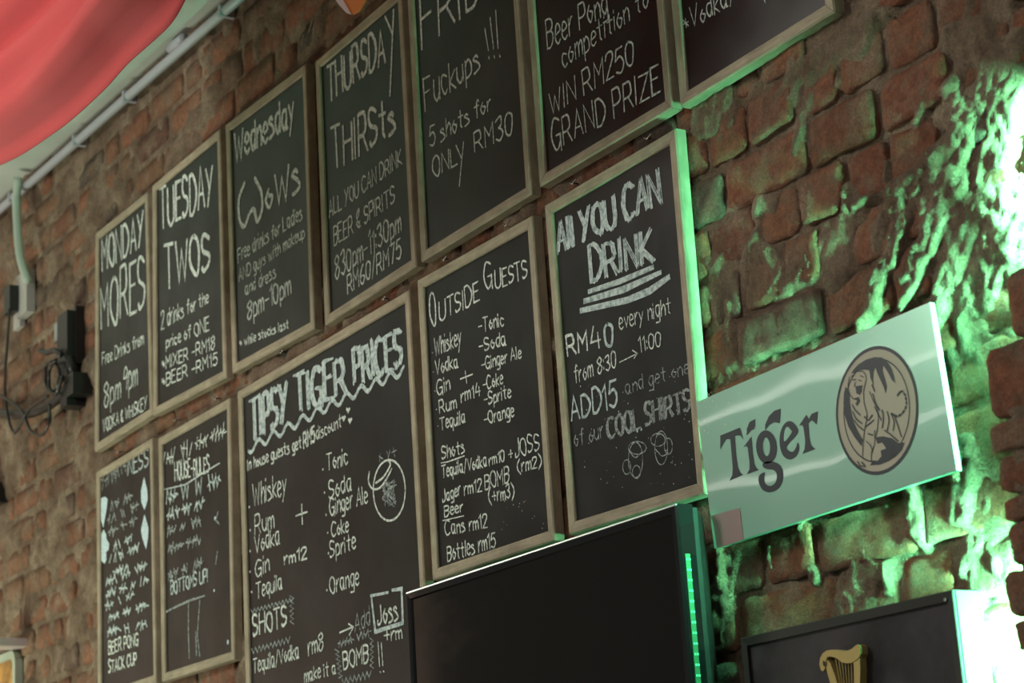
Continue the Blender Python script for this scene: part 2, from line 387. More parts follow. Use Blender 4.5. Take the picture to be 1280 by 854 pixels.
# ------------------------------------------------------------------ single-stroke handwriting
G = {'A': '043d64 1757', 'B': '040d ~0d3d5c5a3909 ~093958563404', 'C': '~6c4d2d0a07244465', 'D': '040d ~0d3d6a673404', 'E': '5d0d0454 0949', 'F': '5d0d04 0949',
 'G': '~6c4d2d0a07244466 386863', 'H': '040d 646d 0969', 'I': '040d', 'J': '~4d46240406', 'K': '040d 5d0864', 'L': '0d0454', 'M': '040d386d64', 'N': '040d646d',
 'O': '~3d1c0a073454676a5c3d', 'P': '040d ~0d4d5b593808', 'Q': '~3d1c0a073454676a5c3d 3765', 'R': '040d ~0d4d5b593808 3864', 'S': '~5c3d1d0b194857451405',
 'T': '0d6d 3d34', 'U': '~0d062444666d', 'V': '0d346d', 'W': '0d244b648d', 'X': '0d64 6d04', 'Y': '0d38 6d3814', 'Z': '0d6d0464',
 '0': '~2d0b0624455b2d', '1': '0b2d24', '2': '~0b1d4d5b3804 0454', '3': '~0c2d4d4a29 ~294856342405', '4': '2d0757 4a44', '5': '5d1d09 ~093a58563405',
 '6': '~4d1a06244557280 7', '7': '0d5d24', '8': '~3d0b2957341406395b3d', '9': '~5b3d1c09395b 5b44',
 'a': '~4a1a072447 4a4454', 'b': '0d04 ~072a48452404', 'c': '~491a072445', 'd': '4d44 ~4a1a072447', 'e': '~07483a1a062445', 'f': '~4c3d2b24 0a4a',
 'g': '~4a1a072447 ~4a423101', 'h': '0d04 ~072a3a4844', 'i': '0a04 0c0d', 'j': '~2a221101 2c2d', 'k': '0d04 4a0744', 'l': '0d04', 'm': '0a04 ~082a3834 ~385a6864',
 'n': '0a04 ~082a3a4844', 'o': '~2a07244728', 'p': '0a01 ~082a48452404', 'q': '~4a1a072447 4a41', 'r': '0a04 ~072a3a', 's': '~392a09374514 04', 't': '2d2534 0a4a',
 'u': '~0a062446 4a44', 'v': '0a244a', 'w': '0a2439547a', 'x': '0a44 4a04', 'y': '0a25 4a01', 'z': '0a4a0444',
 '-': '0848', '.': '0405', ':': '0506 090a', '!': '0d07 0504', '/': '034e', '(': '~3e0a0632', ')': '~0e3a3602', '+': '0858 3b35', '*': '0848 2a26 0a46', '&': '~5407' + '1c3d3b0806344 7',
 "'": '0d0b'}
G['&'] = '~54091c3d3b0706344 7'.replace(' ', ''); G['6'] = '~4d1a0624455728' + '07'; G['s'] = '~392a0937451404'
def glyph(ch):
    out = []
    for s in G[ch].split():
        sm = s[0] == '~'; s = s.lstrip('~')
        p = [(int(s[i], 16), int(s[i+1], 16)-4) for i in range(0, len(s)-1, 2)]
        out.append((sm, p))
    return out
def ribbon(mb, pts, w, y, r=None):
    P = []
    for p in pts:
        p = Vector(p)
        if not P or (p-P[-1]).length > 1e-5: P.append(p)
    if len(P) < 2: return
    d0 = (P[0]-P[1]).normalized(); d1 = (P[-1]-P[-2]).normalized(); P[0] = P[0]+d0*w*.35; P[-1] = P[-1]+d1*w*.35
    n = len(mb.v); k = len(P)
    for i, p in enumerate(P):
        a = (P[i]-P[i-1]).normalized() if i else None; b = (P[i+1]-P[i]).normalized() if i < k-1 else None
        t = (a+b) if a is not None and b is not None else (a if b is None else b)
        if t.length < .3: t = a
        t = t.normalized(); nn_ = Vector((-t.y, t.x)); s = 1
        if a is not None and b is not None: s = 1/max(.6, abs(nn_.dot(Vector((-a.y, a.x)))))
        ww = w*.5*s*(1+(.22*(r.random()-.5) if r else 0))
        if r and (i == 0 or i == k-1): ww *= .75
        mb.v.append((p.x+nn_.x*ww, y, p.y+nn_.y*ww)); mb.v.append((p.x-nn_.x*ww, y, p.y-nn_.y*ww))
    for i in range(k-1): a = n+i*2; mb.f.append((a, a+1, a+3, a+2))
YB = -.0160         # face of the blackboards
TS = 0
def strokes(parent, paths, wpx, material=None, name='chalk_drawing', y=YB, sm=False):
    """paths of pixels -> ribbons lying on the board"""
    global TS; TS += 1; r = random.Random(TS); mb = MB()
    for p in paths:
        q = [Vector(W(u, v, y)) for u, v in p]
        if sm: q = smoothpath(q, 6)
        u, v = p[0]; w = 1.2*wpx*(W(u, v, y)[1]-W(u, v+10, y)[1])/10
        ribbon(mb, q, w, y-.0006-r.random()*.0003, r)
    return mb.build(name, material or M_CHALK, parent, fix=False)
def text(parent, s, a, b, h, wpx=2.0, material=None, dbl=0):
    """handwriting from baseline pixel a to b, cap height h pixels (one number or start, end)"""
    global TS; TS += 1; r = random.Random(TS*13+5)
    h0, h1 = h if isinstance(h, tuple) else (h, h)
    A = Vector(W(*a, YB)); B = Vector(W(*b, YB))
    H0 = W(a[0], a[1]-h0, YB)[1]-A.y; H1 = W(b[0], b[1]-h1, YB)[1]-B.y
    pos = 0; lay = []
    for ch in s:
        if ch == ' ': pos += 3.6; continue
        gl = glyph(ch); wd_ = max(p[0] for _, g in gl for p in g); wd_ = max(wd_, .6)
        lay.append((pos, gl)); pos += wd_+(2.0 if ch.isupper() or ch.isdigit() else 1.7)
    tot = pos-1.8; mb = MB(); d = B-A
    for x0, gl in lay:
        ja = r.uniform(-.05, .05); js = 1+r.uniform(-.08, .08); jy = r.uniform(-.04, .04)
        for smo, g in gl:
            pts = []
            for gx, gy in g:
                gy2 = gy/9*js; t = (x0+gx+ja*gy)/tot
                Hh = H0+(H1-H0)*t; pts.append(A+d*t+Vector((0, (gy2+jy)*Hh)))
            if smo: pts = smoothpath(pts, 4)
            w = 1.25*wpx*(H0+H1)/(h0+h1)
            yy = YB-.0006-r.random()*.0003
            if dbl:
                for q in (-1, 0, 1):
                    ribbon(mb, [p+Vector((q*dbl*w*.55+r.uniform(-.1, .1)*w, r.uniform(-.3, .3)*w)) for p in pts], w*.62, yy-.0001*q, r)
            else: ribbon(mb, pts, w, yy, r)
    return mb.build('chalk_lettering', material or M_CHALK, parent, fix=False)
def scrawl(parent, a, b, h, wpx=1.6, material=None, words=2):
    """writing too blurred to read in the photograph: up and down strokes"""
    global TS; TS += 1; r = random.Random(TS*7); paths = []
    n = max(4, int(math.hypot(b[0]-a[0], (b[1]-a[1])*.4)/2.1)); cut = set(int(n*(k+1)/words)+d for k in range(words-1) for d in (0, 1))
    cur = []
    for i in range(n+1):
        t = i/n; u = a[0]+(b[0]-a[0])*t; v = a[1]+(b[1]-a[1])*t
        if i in cut:
            paths.append(cur); cur = []; continue
        if r.random() < .3 and len(cur) > 1: paths.append(cur); cur = []
        cur.append((u+r.uniform(-.9, .9), v-(h*r.uniform(.7, 1.) if i % 2 else h*r.uniform(0, .25))))
        if r.random() < .45: paths.append([(u-1.2, v-h*r.uniform(.3, .7)), (u+2.2, v-h*r.uniform(.3, .7)-1)])
    paths.append(cur)
    return tag(strokes(parent, [p for p in paths if len(p) > 1], wpx, material, 'chalk_scrawl'), kind='stuff')
def blobs(parent, L_, material=None):
    global TS; TS += 1; mb = MB(); r = random.Random(TS)
    for u, v, s in L_:
        x, z = W(u, v, YB); k = s*(W(u, v, YB)[1]-W(u, v+10, YB)[1])/10
        mb.flat([(x+math.cos(q*1.0472)*k*r.uniform(.7, 1.2), z+math.sin(q*1.0472)*k*r.uniform(.7, 1.2)) for q in range(6)], YB-.0007)
    return tag(mb.build('chalk_dots', material or M_CHALK, parent), kind='stuff')
def shape(parent, pts, material, name='chalk_drawing', y=None):
    mb = MB(); mb.flat([W(u, v, YB) for u, v in pts], y if y is not None else YB-.0008); return mb.build(name, material, parent)

# ------------------------------------------------------------------ blackboards
YF = -.022
GRP = 'wood framed blackboards hung on the brick wall'
def board(x, z, w, h, t, label, q):
    root = empty('blackboard', (x, 0, z-h), label, 'blackboard', GRP); RW = .0205
    c, s = math.cos(t), math.sin(t)
    C4 = [(x+c*a-s*b, z+s*a+c*b) for a, b in ((0, 0), (w, 0), (w, -h), (0, -h))]
    C4 = [W(*m, YF) if m else p for m, p in zip(q, C4)]
    def T(a, b):          # a right of, b above the top-left corner
        f, g = a/w, -b/h
        return tuple((C4[0][i]*(1-f)+C4[1][i]*f)*(1-g)+(C4[3][i]*(1-f)+C4[2][i]*f)*g for i in (0, 1))
    O = [(0, 0), (w, 0), (w, -h), (0, -h)]; I = [(RW, -RW), (w-RW, -RW), (w-RW, -h+RW), (RW, -h+RW)]
    for k in range(4):
        j = (k+1) % 4; mb = MB(); e = .0025; g = .0004
        o0, o1, i0, i1 = O[k], O[j], I[k], I[j]
        dx, dz = o1[0]-o0[0], o1[1]-o0[1]; ln = math.hypot(dx, dz); dx /= ln; dz /= ln; nx, nz = -dz, dx   # towards outside
        sec = []   # (offset from outer edge 0..RW, y)
        for off, y in ((0, -.001), (0, YF+e), (e, YF), (RW-e*.8, YF+.0012), (RW, YF+e+.001), (RW, -.001)):
            f = off/RW; a = (o0[0]+(i0[0]-o0[0])*f+dx*g, o0[1]+(i0[1]-o0[1])*f+dz*g); b = (o1[0]+(i1[0]-o1[0])*f-dx*g, o1[1]+(i1[1]-o1[1])*f-dz*g)
            sec.append((a, b, y))
        for a, b, y in sec: p = T(*a); q = T(*b); mb.v += [(p[0], y, p[1]), (q[0], y, q[1])]
        m_ = len(sec)
        for i in range(m_): a = 2*i; b = 2*((i+1) % m_); mb.f.append((a, a+1, b+1, b))
        mb.f.append(tuple(range(0, 2*m_, 2))); mb.f.append(tuple(range(1, 2*m_, 2)))
        adopt(mb.build('frame_rail', M_RAILH if k % 2 == 0 else M_RAILV), root)
    mb = MB(); mb.prism([T(RW-.004, -RW+.004), T(w-RW+.004, -RW+.004), T(w-RW+.004, -h+RW-.004), T(RW-.004, -h+RW-.004)], YB, YB+.006)
    panel = adopt(mb.build('slate_panel', M_BOARD), root)
    return root, panel
def child(root, fn, *a, **k):
    o = fn(None, *a, **k); return adopt(o, root)

SP = {}
QUAD = {'wed': [(281.5, 156), (382, 79), (392.7, 411), (290, 467)], 'thu': [(393.5, 77), None, (520, 332.8), (405.7, 407)], 'fri': [None, None, (664.4, 242.8), (526, 328)],
        'gra': [None, None, (840.6, 135), (674, 234)], 'top': [None, None, (1043, 14.7), (850, 134)], 'all': [(680, 257), (843.8, 160), (881, 618), (711, 669)],
        'out': [(521, 350.5), (665, 268.8), (693, 676), None], 'tip': [(296.5, 489.6), (510.6, 362), None, None], 'tue': [(190, 232), (274.5, 160.5), (282.6, 472), (191, 520)],
        'mon': [(119, 292), (183.5, 240), (190.5, 518), (118, 565)], 'dr2': [(197.5, 548), (287, 497), (293, 824.7), (202, 853)], 'dr1': [(120, 590), (190, 547), None, None]}
def B_(key, x, z, w, h, t, label): SP[key] = board(x, z, w, h, t, label, QUAD[key])[0]
B_('mon', -4.9697, 3.4168, .3839, .5953, .0011, 'small blackboard reading Monday Mores, far left of the upper row')
B_('tue', -4.5625, 3.4225, .4293, .6070, -.0107, 'small blackboard reading Tuesday Twos, second from the left in the upper row')
B_('wed', -4.0953, 3.4112, .4180, .6049, -.0130, 'blackboard reading Wednesday WoWs, between the Tuesday and Thursday boards')
B_('thu', -3.6373, 3.3910, .3961, .5958, .0090, 'blackboard reading Thursday Thirsts above the wide price board')
B_('fri', -3.2198, 3.4034, .4026, .598, .0050, 'blackboard with Friday lettering and 5 shots for only RM30')
B_('gra', -2.7926, 3.410, .3974, .598, -.0018, 'blackboard about a beer pong competition with a grand prize')
B_('top', -2.3752, 3.4044, .3774, .598, .0076, 'blackboard cut by the top edge of the photo, mostly bare with one vodka line')
B_('dr1', -4.9704, 2.7639, .3895, .600, .0047, 'blackboard with pale blue diamonds, far left of the lower row')
B_('dr2', -4.5449, 2.7566, .4227, .5970, -.0008, 'blackboard of smudged house rules with chalk drips, beside the board with blue diamonds')
B_('tip', -4.0768, 2.7597, .8044, .800, .0061, 'large double-width blackboard with bold price heading and wavy underline')
B_('out', -3.2375, 2.7721, .4168, .5825, -.0024, 'blackboard of prices headed Outside Guests, above the left half of the television')
B_('all', -2.7777, 2.7764, .3828, .5892, -.0047, 'blackboard headed All you can drink, left of the metal sign')

def T_(k, *a, **kw): child(SP[k], text, *a, **kw)
def S_(k, *a, **kw): child(SP[k], strokes, *a, **kw)
def C_(k, *a, **kw): child(SP[k], scrawl, *a, **kw)
def D_(k, *a, **kw): child(SP[k], blobs, *a, **kw)
# Monday
T_('mon', 'MONDAY', (128, 338), (180, 306), (38, 44), 3.8); T_('mon', 'MORES', (127, 410), (182, 384), (54, 62), 4)
T_('mon', 'Free Drinks from', (128, 457), (180, 430), 15, 1.7); T_('mon', '8pm', (131, 508), (151, 497), 30, 2); T_('mon', '9pm', (155, 489), (172, 480), 30, 2)
T_('mon', 'VODKA & WHISKEY', (129, 540), (184, 511), 15, 1.8)
# Tuesday
T_('tue', 'TUESDAY', (201, 286), (267, 254), (48, 50), 4); T_('tue', 'TWOS', (207, 362), (263, 334), (56, 42), 4.6)
T_('tue', '2 drinks for the', (202, 412), (261, 378), (22, 14), 1.9); T_('tue', 'price of ONE', (208, 435), (262, 413), (13, 17), 1.9)
T_('tue', '*MIXER -RM18', (203, 463), (269, 435), 15, 2); T_('tue', '*BEER -RM15', (203, 484), (272, 455), 15, 2)
# Wednesday
T_('wed', 'Wednesday', (294, 202), (368, 154), 36, 4); T_('wed', 'oWs', (333, 262), (375, 240), (34, 44), 4.2); S_('wed', [[(306, 229), (299, 250), (300, 275), (306, 283), (312, 268), (318, 262), (322, 277), (328, 262), (327, 240), (319, 223)]], 4.8, sm=True)
T_('wed', 'Free drinks for Ladies', (298, 328), (378, 274), 18, 1.9); T_('wed', 'AND guys with makeup', (299, 352), (381, 297), 15, 1.8)
T_('wed', 'and dress', (307, 369), (345, 347), 15, 1.8); T_('wed', '8pm-10pm', (310, 400), (364, 367), 24, 2.3); T_('wed', '* while stocks last', (300, 434), (361, 410), 11, 1.7)
# Thursday
T_('thu', 'THURSDA', (411, 126), (482, 76), (45, 44), 4.2); S_('thu', [[(492.5, 13), (488, 119)], [(482, 21), (491, 42)]], 4.2)
T_('thu', 'THIRSts', (417, 213), (494, 164), (54, 42), 4.4); T_('thu', 'ALL YOU CAN DRINK', (412, 272), (503, 205), 20, 1.9)
T_('thu', 'BEER & SPIRITS', (418, 308), (494, 252), (23, 20), 2); T_('thu', '830pm-11:30pm', (420, 350), (502, 289), 28, 2.2); T_('thu', 'RM60/RM75', (435, 367), (502, 322), 23, 2.1)
# Friday
T_('fri', 'FRID', (528, 63), (604, -4), 62, 4); T_('fri', 'Fuckups', (532, 138), (600, 86), (44, 30), 2.4)
S_('fri', [[(606.5, 36), (611, 63)], [(613, 22), (617.5, 61)], [(620, 13), (623, 60)], [(611.5, 71), (612, 73)], [(618, 70), (618.5, 72)], [(625, 69), (625.5, 71)]], 2.3)
T_('fri', '5 shots for', (538, 185), (614, 137), (26, 20), 2); T_('fri', 'ONL', (542, 223), (572, 205), (26, 24), 2.1); S_('fri', [[(570.5, 182), (577, 197)], [(579.8, 178), (574.5, 233)]], 2.1)
T_('fri', 'RM30', (594, 190), (642, 167), (24, 31), 2.2)
# Beer pong
T_('gra', 'Beer Pong', (685, 62), (760, 16), (36, 30), 2); T_('gra', 'competition to', (704, 86), (811, 8), (30, 26), 1.8)
T_('gra', 'WIN RM250', (689, 143), (794, 80), (27, 34), 2.2); T_('gra', 'GRAND PRIZE', (692, 189), (826, 114), (38, 33), 2.4)
# top board
T_('top', '*Vodka/whi', (856, 41), (946, -14), (26, 26), 1.8); S_('top', [[(956, 0), (957, 3)]], 2)
# lower left boards
C_('dr1', (124, 617), (164, 590), 24, 2.2, M_FAINT, 1); T_('dr1', 'NESS', (160, 594), (186, 583), 22, 2.2, M_CHALKB)
for a, b, h, n in (((138, 640), (166, 626), 13, 2), ((136, 656), (172, 640), 13, 3), ((137, 672), (172, 655), 13, 3), ((142, 690), (166, 678), 12, 2), ((138, 706), (176, 690), 13, 2),
                   ((143, 722), (158, 715), 12, 1), ((133, 734), (182, 713), 12, 3), ((134, 749), (184, 731), 12, 4), ((133, 764), (166, 750), 12, 3), ((136, 779), (184, 762), 12, 3), ((136, 797), (184, 786), 13, 3)):
    C_('dr1', a, b, h, 2.8, M_FAINT if a[1] < 675 else M_CHALKB, n)
T_('dr1', 'BEER PONG', (136, 818), (173, 806), 15, 2.2); T_('dr1', 'STACK CUP', (136, 841), (171, 830), 15, 2.2)
def DS(k, pts, m): adopt(shape(None, pts, m), SP[k])
DS('dr1', [(180.5, 596), (184.5, 613), (185, 625), (181, 638), (177, 628), (176.5, 614)], M_BLUE)
DS('dr1', [(181, 643), (186, 660), (185.5, 672), (183, 687), (178, 672), (176.5, 662)], M_BLUE)
DS('dr1', [(124, 630), (126, 624), (128.5, 622), (132, 621), (135, 624), (134, 634), (132, 646), (129.5, 660), (126, 648), (124, 638)], M_BLUE)
DS('dr1', [(130, 662), (133, 668), (133.5, 674), (137, 680), (136, 688), (133, 690), (133.5, 700), (131, 705), (127, 701), (127, 694), (124, 692), (123.5, 683), (127, 676), (127, 668)], M_BLUE)
C_('dr2', (204, 586), (281, 548), 21, 2.2, None, 4); T_('dr2', 'HOUSE-RULES', (219, 601), (262, 590), (22, 20), 2.2); S_('dr2', [[(206, 612), (232, 606), (250, 594), (275, 579)]], 1.8, M_CHALKB)
for a, b, h, n in (((208, 634), (274, 611), 22, 4), ((210, 652), (254, 637), 16, 3), ((209, 672), (251, 659), 15, 3), ((211, 693), (251, 682), 14, 2), ((212, 728), (252, 712), 15, 3)):
    C_('dr2', a, b, h, 2.9, M_CHALKB if a[1] < 660 else M_FAINT, n)
T_('dr2', 'BOTTOMS UP!', (214, 743), (260, 727), 16, 2.2, M_CHALKB)
S_('dr2', [[(208, 765), (222, 758), (237, 751), (256, 745)], [(236, 752), (236, 790), (237, 822)], [(250, 750), (247, 795), (250, 820)], [(245, 790), (246, 819)], [(273, 640), (270, 650), (274, 655)], [(272, 690), (270, 705)]], 2.6, M_FAINT)
D_('dr2', [(268, 738, 2.2), (285, 803, 3), (269, 648, 3)], M_BLUE)
# wide price board
T_('tip', 'TIPSY', (315, 550), (360, 524), (50, 46), 5.3, M_CHALKB, dbl=.9); T_('tip', 'TIGER', (371, 517), (433, 488), (46, 45), 5.5, M_CHALKB, dbl=.9); T_('tip', 'PRICES', (444, 480), (503, 456), (44, 46), 5.0, M_CHALKB, dbl=.9)
wv = []
for i in range(84):
    t = i/83; wv.append((311+194*t, 562-99*t-3*math.sin(math.pi*t)+5.6*math.sin(t*10.6*2*math.pi+.4)))
S_('tip', [wv], 4.2, M_CHALKB)
T_('tip', 'In house guests get', (310, 588), (377, 560), 14, 1.9); T_('tip', 'RM5', (380, 560), (394, 552), 18, 2.8); T_('tip', 'discount', (396, 550), (427, 533), 15, 1.6)
for hu, hv in ((435.5, 513), (430, 523), (438, 526)): DS('tip', [(hu, hv+4.5), (hu-2.8, hv-1), (hu-1.6, hv-3.6), (hu, hv-2), (hu+1.8, hv-4.2), (hu+2.8, hv-1.6)], M_CHALK)
for s, a, b, h in (('Whiskey', (317, 633), (358, 617), (28, 26)), ('Rum', (319, 668), (343, 659), 24), ('Vodka', (319, 692), (350, 679), 22), ('Gin', (320, 722), (337, 713), 20), ('Tequila', (321, 749), (353, 735), 19),
                   ('Tequila/Vodka', (317, 842), (374, 822), 18), ('Tonic', (409, 588), (435, 580), 20), ('Soda', (412, 624), (440, 612), 22), ('Ginger Ale', (413, 644), (460, 629), 21),
                   ('Coke', (415, 671), (436, 664), 18), ('Sprite', (413, 697), (445, 686), 20), ('Orange', (413, 742), (449, 731), 21)): T_('tip', s, a, b, h, 1.9)
D_('tip', [(u, v, 1.9) for u, v in ((312, 634), (313, 663), (313, 689), (313, 715), (315, 740), (404, 587), (406, 616), (408, 644), (410, 666), (411, 692), (409, 738), (314, 838))])
S_('tip', [[(377.5, 631), (378.5, 655)], [(370.5, 645), (384.5, 640)]], 2.6); T_('tip', 'rm12', (356, 706), (384, 698), 14, 2.4)
T_('tip', 'SHOTS', (317, 796), (359, 781), 25, 3)
S_('tip', [[(314+i*2.2, 764-i*.62+(3 if i % 2 else -2)) for i in range(25)], [(315+i*2.4, 814-i*.75+(4 if i % 2 else -3)) for i in range(21)], [(365+(2.5 if i % 2 else -2.5), 745+i*3.2) for i in range(12)]], 1.6, M_FAINT)
T_('tip', 'rm8', (386, 820), (405, 812), 22, 2); T_('tip', 'make it a', (381, 853), (420, 842), 16, 1.9)
S_('tip', [[(464.7, 746), (469.5, 790), (504, 779), (502.6, 736), (491, 738)], [(485, 741), (464, 745)]], 4.2, M_CHALKB)
T_('tip', 'Joss', (473, 782), (498, 774), 25, 2.4); S_('tip', [[(425, 791), (441, 784)], [(436, 780), (442, 784), (437, 794)]], 2.3); T_('tip', 'Add', (444, 790), (463, 781), 22, 1.8, M_FAINT); T_('tip', '+rm', (481, 802), (503, 797), 16, 2)
C_('tip', (424, 811), (462, 797), 11, 2, M_FAINT, 2); T_('tip', 'BOMB', (430, 837), (461, 827), 22, 2.4); S_('tip', [[(473, 803), (475, 833)], [(477, 804), (479, 832)], [(475.5, 840), (476.5, 841)], [(479.5, 839), (480.5, 840)]], 2)
S_('tip', [[(421+(3 if i % 2 else -2)+i*.4, 812+i*3) for i in range(13)], [(465+(2 if i % 2 else -2), 798+i*3.4) for i in range(12)], [(428+i*2.6, 853-i*.75+(4 if i % 2 else -4)) for i in range(15)]], 1.8, M_FAINT)
S_('tip', [[(487+20*math.cos(q*.3142), 613-q*.0+38*math.sin(q*.3142)) for q in range(21)], [(462, 590), (461, 602), (466, 611), (475, 610), (484, 598), (490, 586)], [(470, 604), (480, 596), (488, 582), (486, 576)]], 2.4, sm=True)
r0 = random.Random(4)
S_('tip', [[(487+r0.uniform(-9, 9), 618+r0.uniform(-19, 17)) for _ in range(4)] for _ in range(12)]+[[(474, 570), (479, 574)], [(476, 567), (475, 577)], [(484, 564), (486, 572), (488, 563)], [(492, 560), (494, 571)], [(490, 566), (496, 563)]], 1.5, M_FAINT)
# outside guests
T_('out', 'O', (539, 409), (546, 404), (41, 41), 2.1); T_('out', 'UTSIDE', (550, 401), (600, 376), (23, 26), 2.1); T_('out', 'G', (607, 362), (616, 357), (34, 33), 2.1); T_('out', 'UESTS', (620, 362), (660, 346), (22, 23), 2.1)
for s, a, b, h in (('Whiskey', (544, 445), (577, 431), 21), ('Vodka', (545, 469), (573, 459), 17), ('Gin', (547, 494), (563, 487), 17), ('Rum', (550, 517), (571, 510), 16), ('Tequila', (551, 538), (582, 528), 15),
                   ('-Tonic', (599, 416), (630, 407), 17), ('-Soda', (600, 440), (633, 431), 16), ('-Ginger Ale', (603, 463), (652, 447), 15), ('-Coke', (605, 488), (629, 480), 16), ('-Sprite', (606, 507), (639, 497), 16), ('-Orange', (606, 531), (643, 520), 16),
                   ('rm14', (577, 503), (601, 494), 16), ('Shots', (553, 574), (581, 566), 16), ('Tequila/Vodka', (553, 597), (609, 583), 15), ('rm10 +', (612, 582), (641, 573), 14), ('JOSS', (645, 571), (675, 562), 22), ('(rm2)', (648, 591), (677, 583), 15),
                   ('Jager', (554, 628), (576, 619), 15), ('rm12', (581, 619), (603, 614), 15), ('BOMB', (607, 612), (637, 603), 19), ('(+rm3)', (612, 629), (643, 621), 16),
                   ('Beer', (556, 646), (579, 639), 13), ('Cans rm12', (557, 669), (610, 659), 17), ('Bottles rm15', (560, 702), (620, 684), 19)): T_('out', s, a, b, h, 1.75)
D_('out', [(u, v, .9) for u, v in ((541, 441), (542, 465), (544, 489), (546, 512), (548, 533))]); S_('out', [[(582, 464), (584, 479)], [(576, 474), (591, 468)]], 1.9)
S_('out', [[(552, 579), (560, 577.5), (570, 574), (581, 570)], [(554, 651), (580, 645)]], 1.5)
rr = random.Random(21)
D_('out', [(rr.uniform(620, 680), rr.uniform(625, 665), rr.uniform(.35, .9)) for _ in range(16)])
# all you can drink
T_('all', 'All YOU CAN', (698, 317), (827, 254), (39, 41), 4.6, M_CHALKB, dbl=.9); T_('all', 'DRINK', (740, 351), (818, 326), (42, 44), 4.6, M_CHALKB, dbl=.9)
S_('all', [[(737, 364.5), (775, 352), (816, 334.5)]], 7, M_CHALKB); S_('all', [[(731.5, 376.5), (780, 362), (825.5, 341)]], 7, M_CHALKB); S_('all', [[(727, 388.4), (785, 375.2), (812, 364), (836, 347)]], 7.5, M_CHALKB)
T_('all', 'RM', (710, 445), (735, 438), 24, 3.4); T_('all', '4', (740, 438), (752, 434), 28, 2.6); T_('all', '0', (758, 434), (768, 431), 30, 3.6, M_CHALKB); T_('all', 'every night', (775, 412), (839, 391), 20, 1.6)
T_('all', 'from', (719, 479), (742, 470), 21, 1.6); T_('all', '8:30', (748, 467), (771, 458), 20, 1.7); S_('all', [[(775, 453), (797, 442)], [(791, 438), (797, 442), (793, 448)]], 1.6); T_('all', '11:00', (800, 440), (827, 433), 19, 1.6)
T_('all', 'ADD15', (715, 525), (772, 507), (28, 31), 3.2, M_CHALKB); T_('all', 'and get one', (783, 493), (862, 466), 17, 1.4, M_FAINT)
T_('all', 'of our', (719, 559), (755, 547), 20, 1.5, M_FAINT); T_('all', 'COOL SHIRTS', (761, 549), (864, 512), (26, 28), 2.6, M_FAINT, dbl=1.2); D_('all', [(797, 539, 1.8), (802, 537, 2)], M_BLUE)
def loop(cx, cy, rx, ry, a=0, n=13): return [(cx+rx*math.cos(q*6.2832/(n-1)+a), cy+ry*math.sin(q*6.2832/(n-1)+a)) for q in range(n)]
S_('all', [loop(795, 575, 9, 22), loop(797, 560, 11, 8, 1), loop(784, 584, 5, 9), loop(796, 590, 5, 8), [(786, 562), (794, 572), (802, 566)], loop(827, 560, 8, 21), loop(823, 550, 9, 8, 2), loop(836, 558, 5, 10), [(820, 562), (828, 570), (836, 566)]], 1.2, M_FAINT, sm=True)
D_('all', [(rr.uniform(722, 868), rr.uniform(470, 610), rr.uniform(.4, 1.0)) for _ in range(75)])

# nails that carry the lower boards
for i, (u, v) in enumerate(((715, 229), (808, 173), (555, 324), (632, 281), (480, 373), (352, 440), (220, 525), (270, 498), (148, 565))):
    x, z = W(u, v, -.006); s = W(u, v)[1]-W(u, v+10)[1]
    mb = MB(); mb.tube([(x, .02, z), (x+.001, -.008, z), (x+.004, -.013, z-.002), (x+.016, -.016, z-.008), (x+.027, -.015, z-.003)], .0018, 6)
    nl = mb.build('nail', M_STEEL, smooth=True)
    tag(nl, 'bent steel nail in the mortar above ' + ['the all you can drink board, left one', 'the all you can drink board, right one', 'the outside guests board, left one', 'the outside guests board, right one', 'the wide price board, right one', 'the wide price board, left one', 'the house rules board, left one', 'the house rules board, right one', 'the board with pale blue diamonds'][i], 'nail', 'bent nails between the two rows of blackboards')

# ------------------------------------------------------------------ metal sign
YS = -.042
M_SIGN = mat('satin_sign_metal', (.40, .72, .58), .28, metal=.5, coat=1)
bsdf(M_SIGN).inputs['Coat Roughness'].default_value = .025; co = coords(M_SIGN)
wv_ = bump(M_SIGN, noi(M_SIGN, coords(M_SIGN, (1, 1, 1.4)), 4.2, 1, .3), .11, .02); L(M_SIGN, wv_, bsdf(M_SIGN).inputs['Coat Normal']); L(M_SIGN, bump(M_SIGN, noi(M_SIGN, coords(M_SIGN, (1, 1, 60)), 8, 3), .05, .001, wv_), bsdf(M_SIGN).inputs['Normal'])
M_NAVY = mat('print_navy', (.022, .033, .045), .45); M_TAUPE = mat('print_taupe', (.46, .43, .34), .5)
M_PINK = mat('flat_pink', (.40, .27, .27), .4, metal=.3)
cs = [W(870, 503, YS), W(1162, 378, YS), W(1196, 588, YS), W(893, 686, YS)]
sign = empty('metal_sign', (cs[3][0], YS, cs[3][1]), 'pale green metal beer sign with round tiger emblem and the word Tiger', 'sign')
mb = MB(); mb.prism(cs, YS, YS+.0015); adopt(mb.build('sign_face', M_SIGN), sign)
def inset(pts, d):
    cx = sum(p[0] for p in pts)/4; cz = sum(p[1] for p in pts)/4
    return [(x+(d if x < cx else -d), z+(d if z < cz else -d)) for x, z in pts]
mb = MB()
for i in range(4):
    j = (i+1) % 4; a, b = cs[i], cs[j]; ci = inset(cs, .002); a2, b2 = ci[i], ci[j]
    n = len(mb.v); mb.v += [(a[0], YS+.0015, a[1]), (b[0], YS+.0015, b[1]), (b2[0], YS+.0015, b2[1]), (a2[0], YS+.0015, a2[1]), (a[0], YS+.009, a[1]), (b[0], YS+.009, b[1]), (b2[0], YS+.009, b2[1]), (a2[0], YS+.009, a2[1])]
    for f in ((0,1,2,3), (4,7,6,5), (0,4,5,1), (3,2,6,7)): mb.f.append(tuple(n+q for q in f))
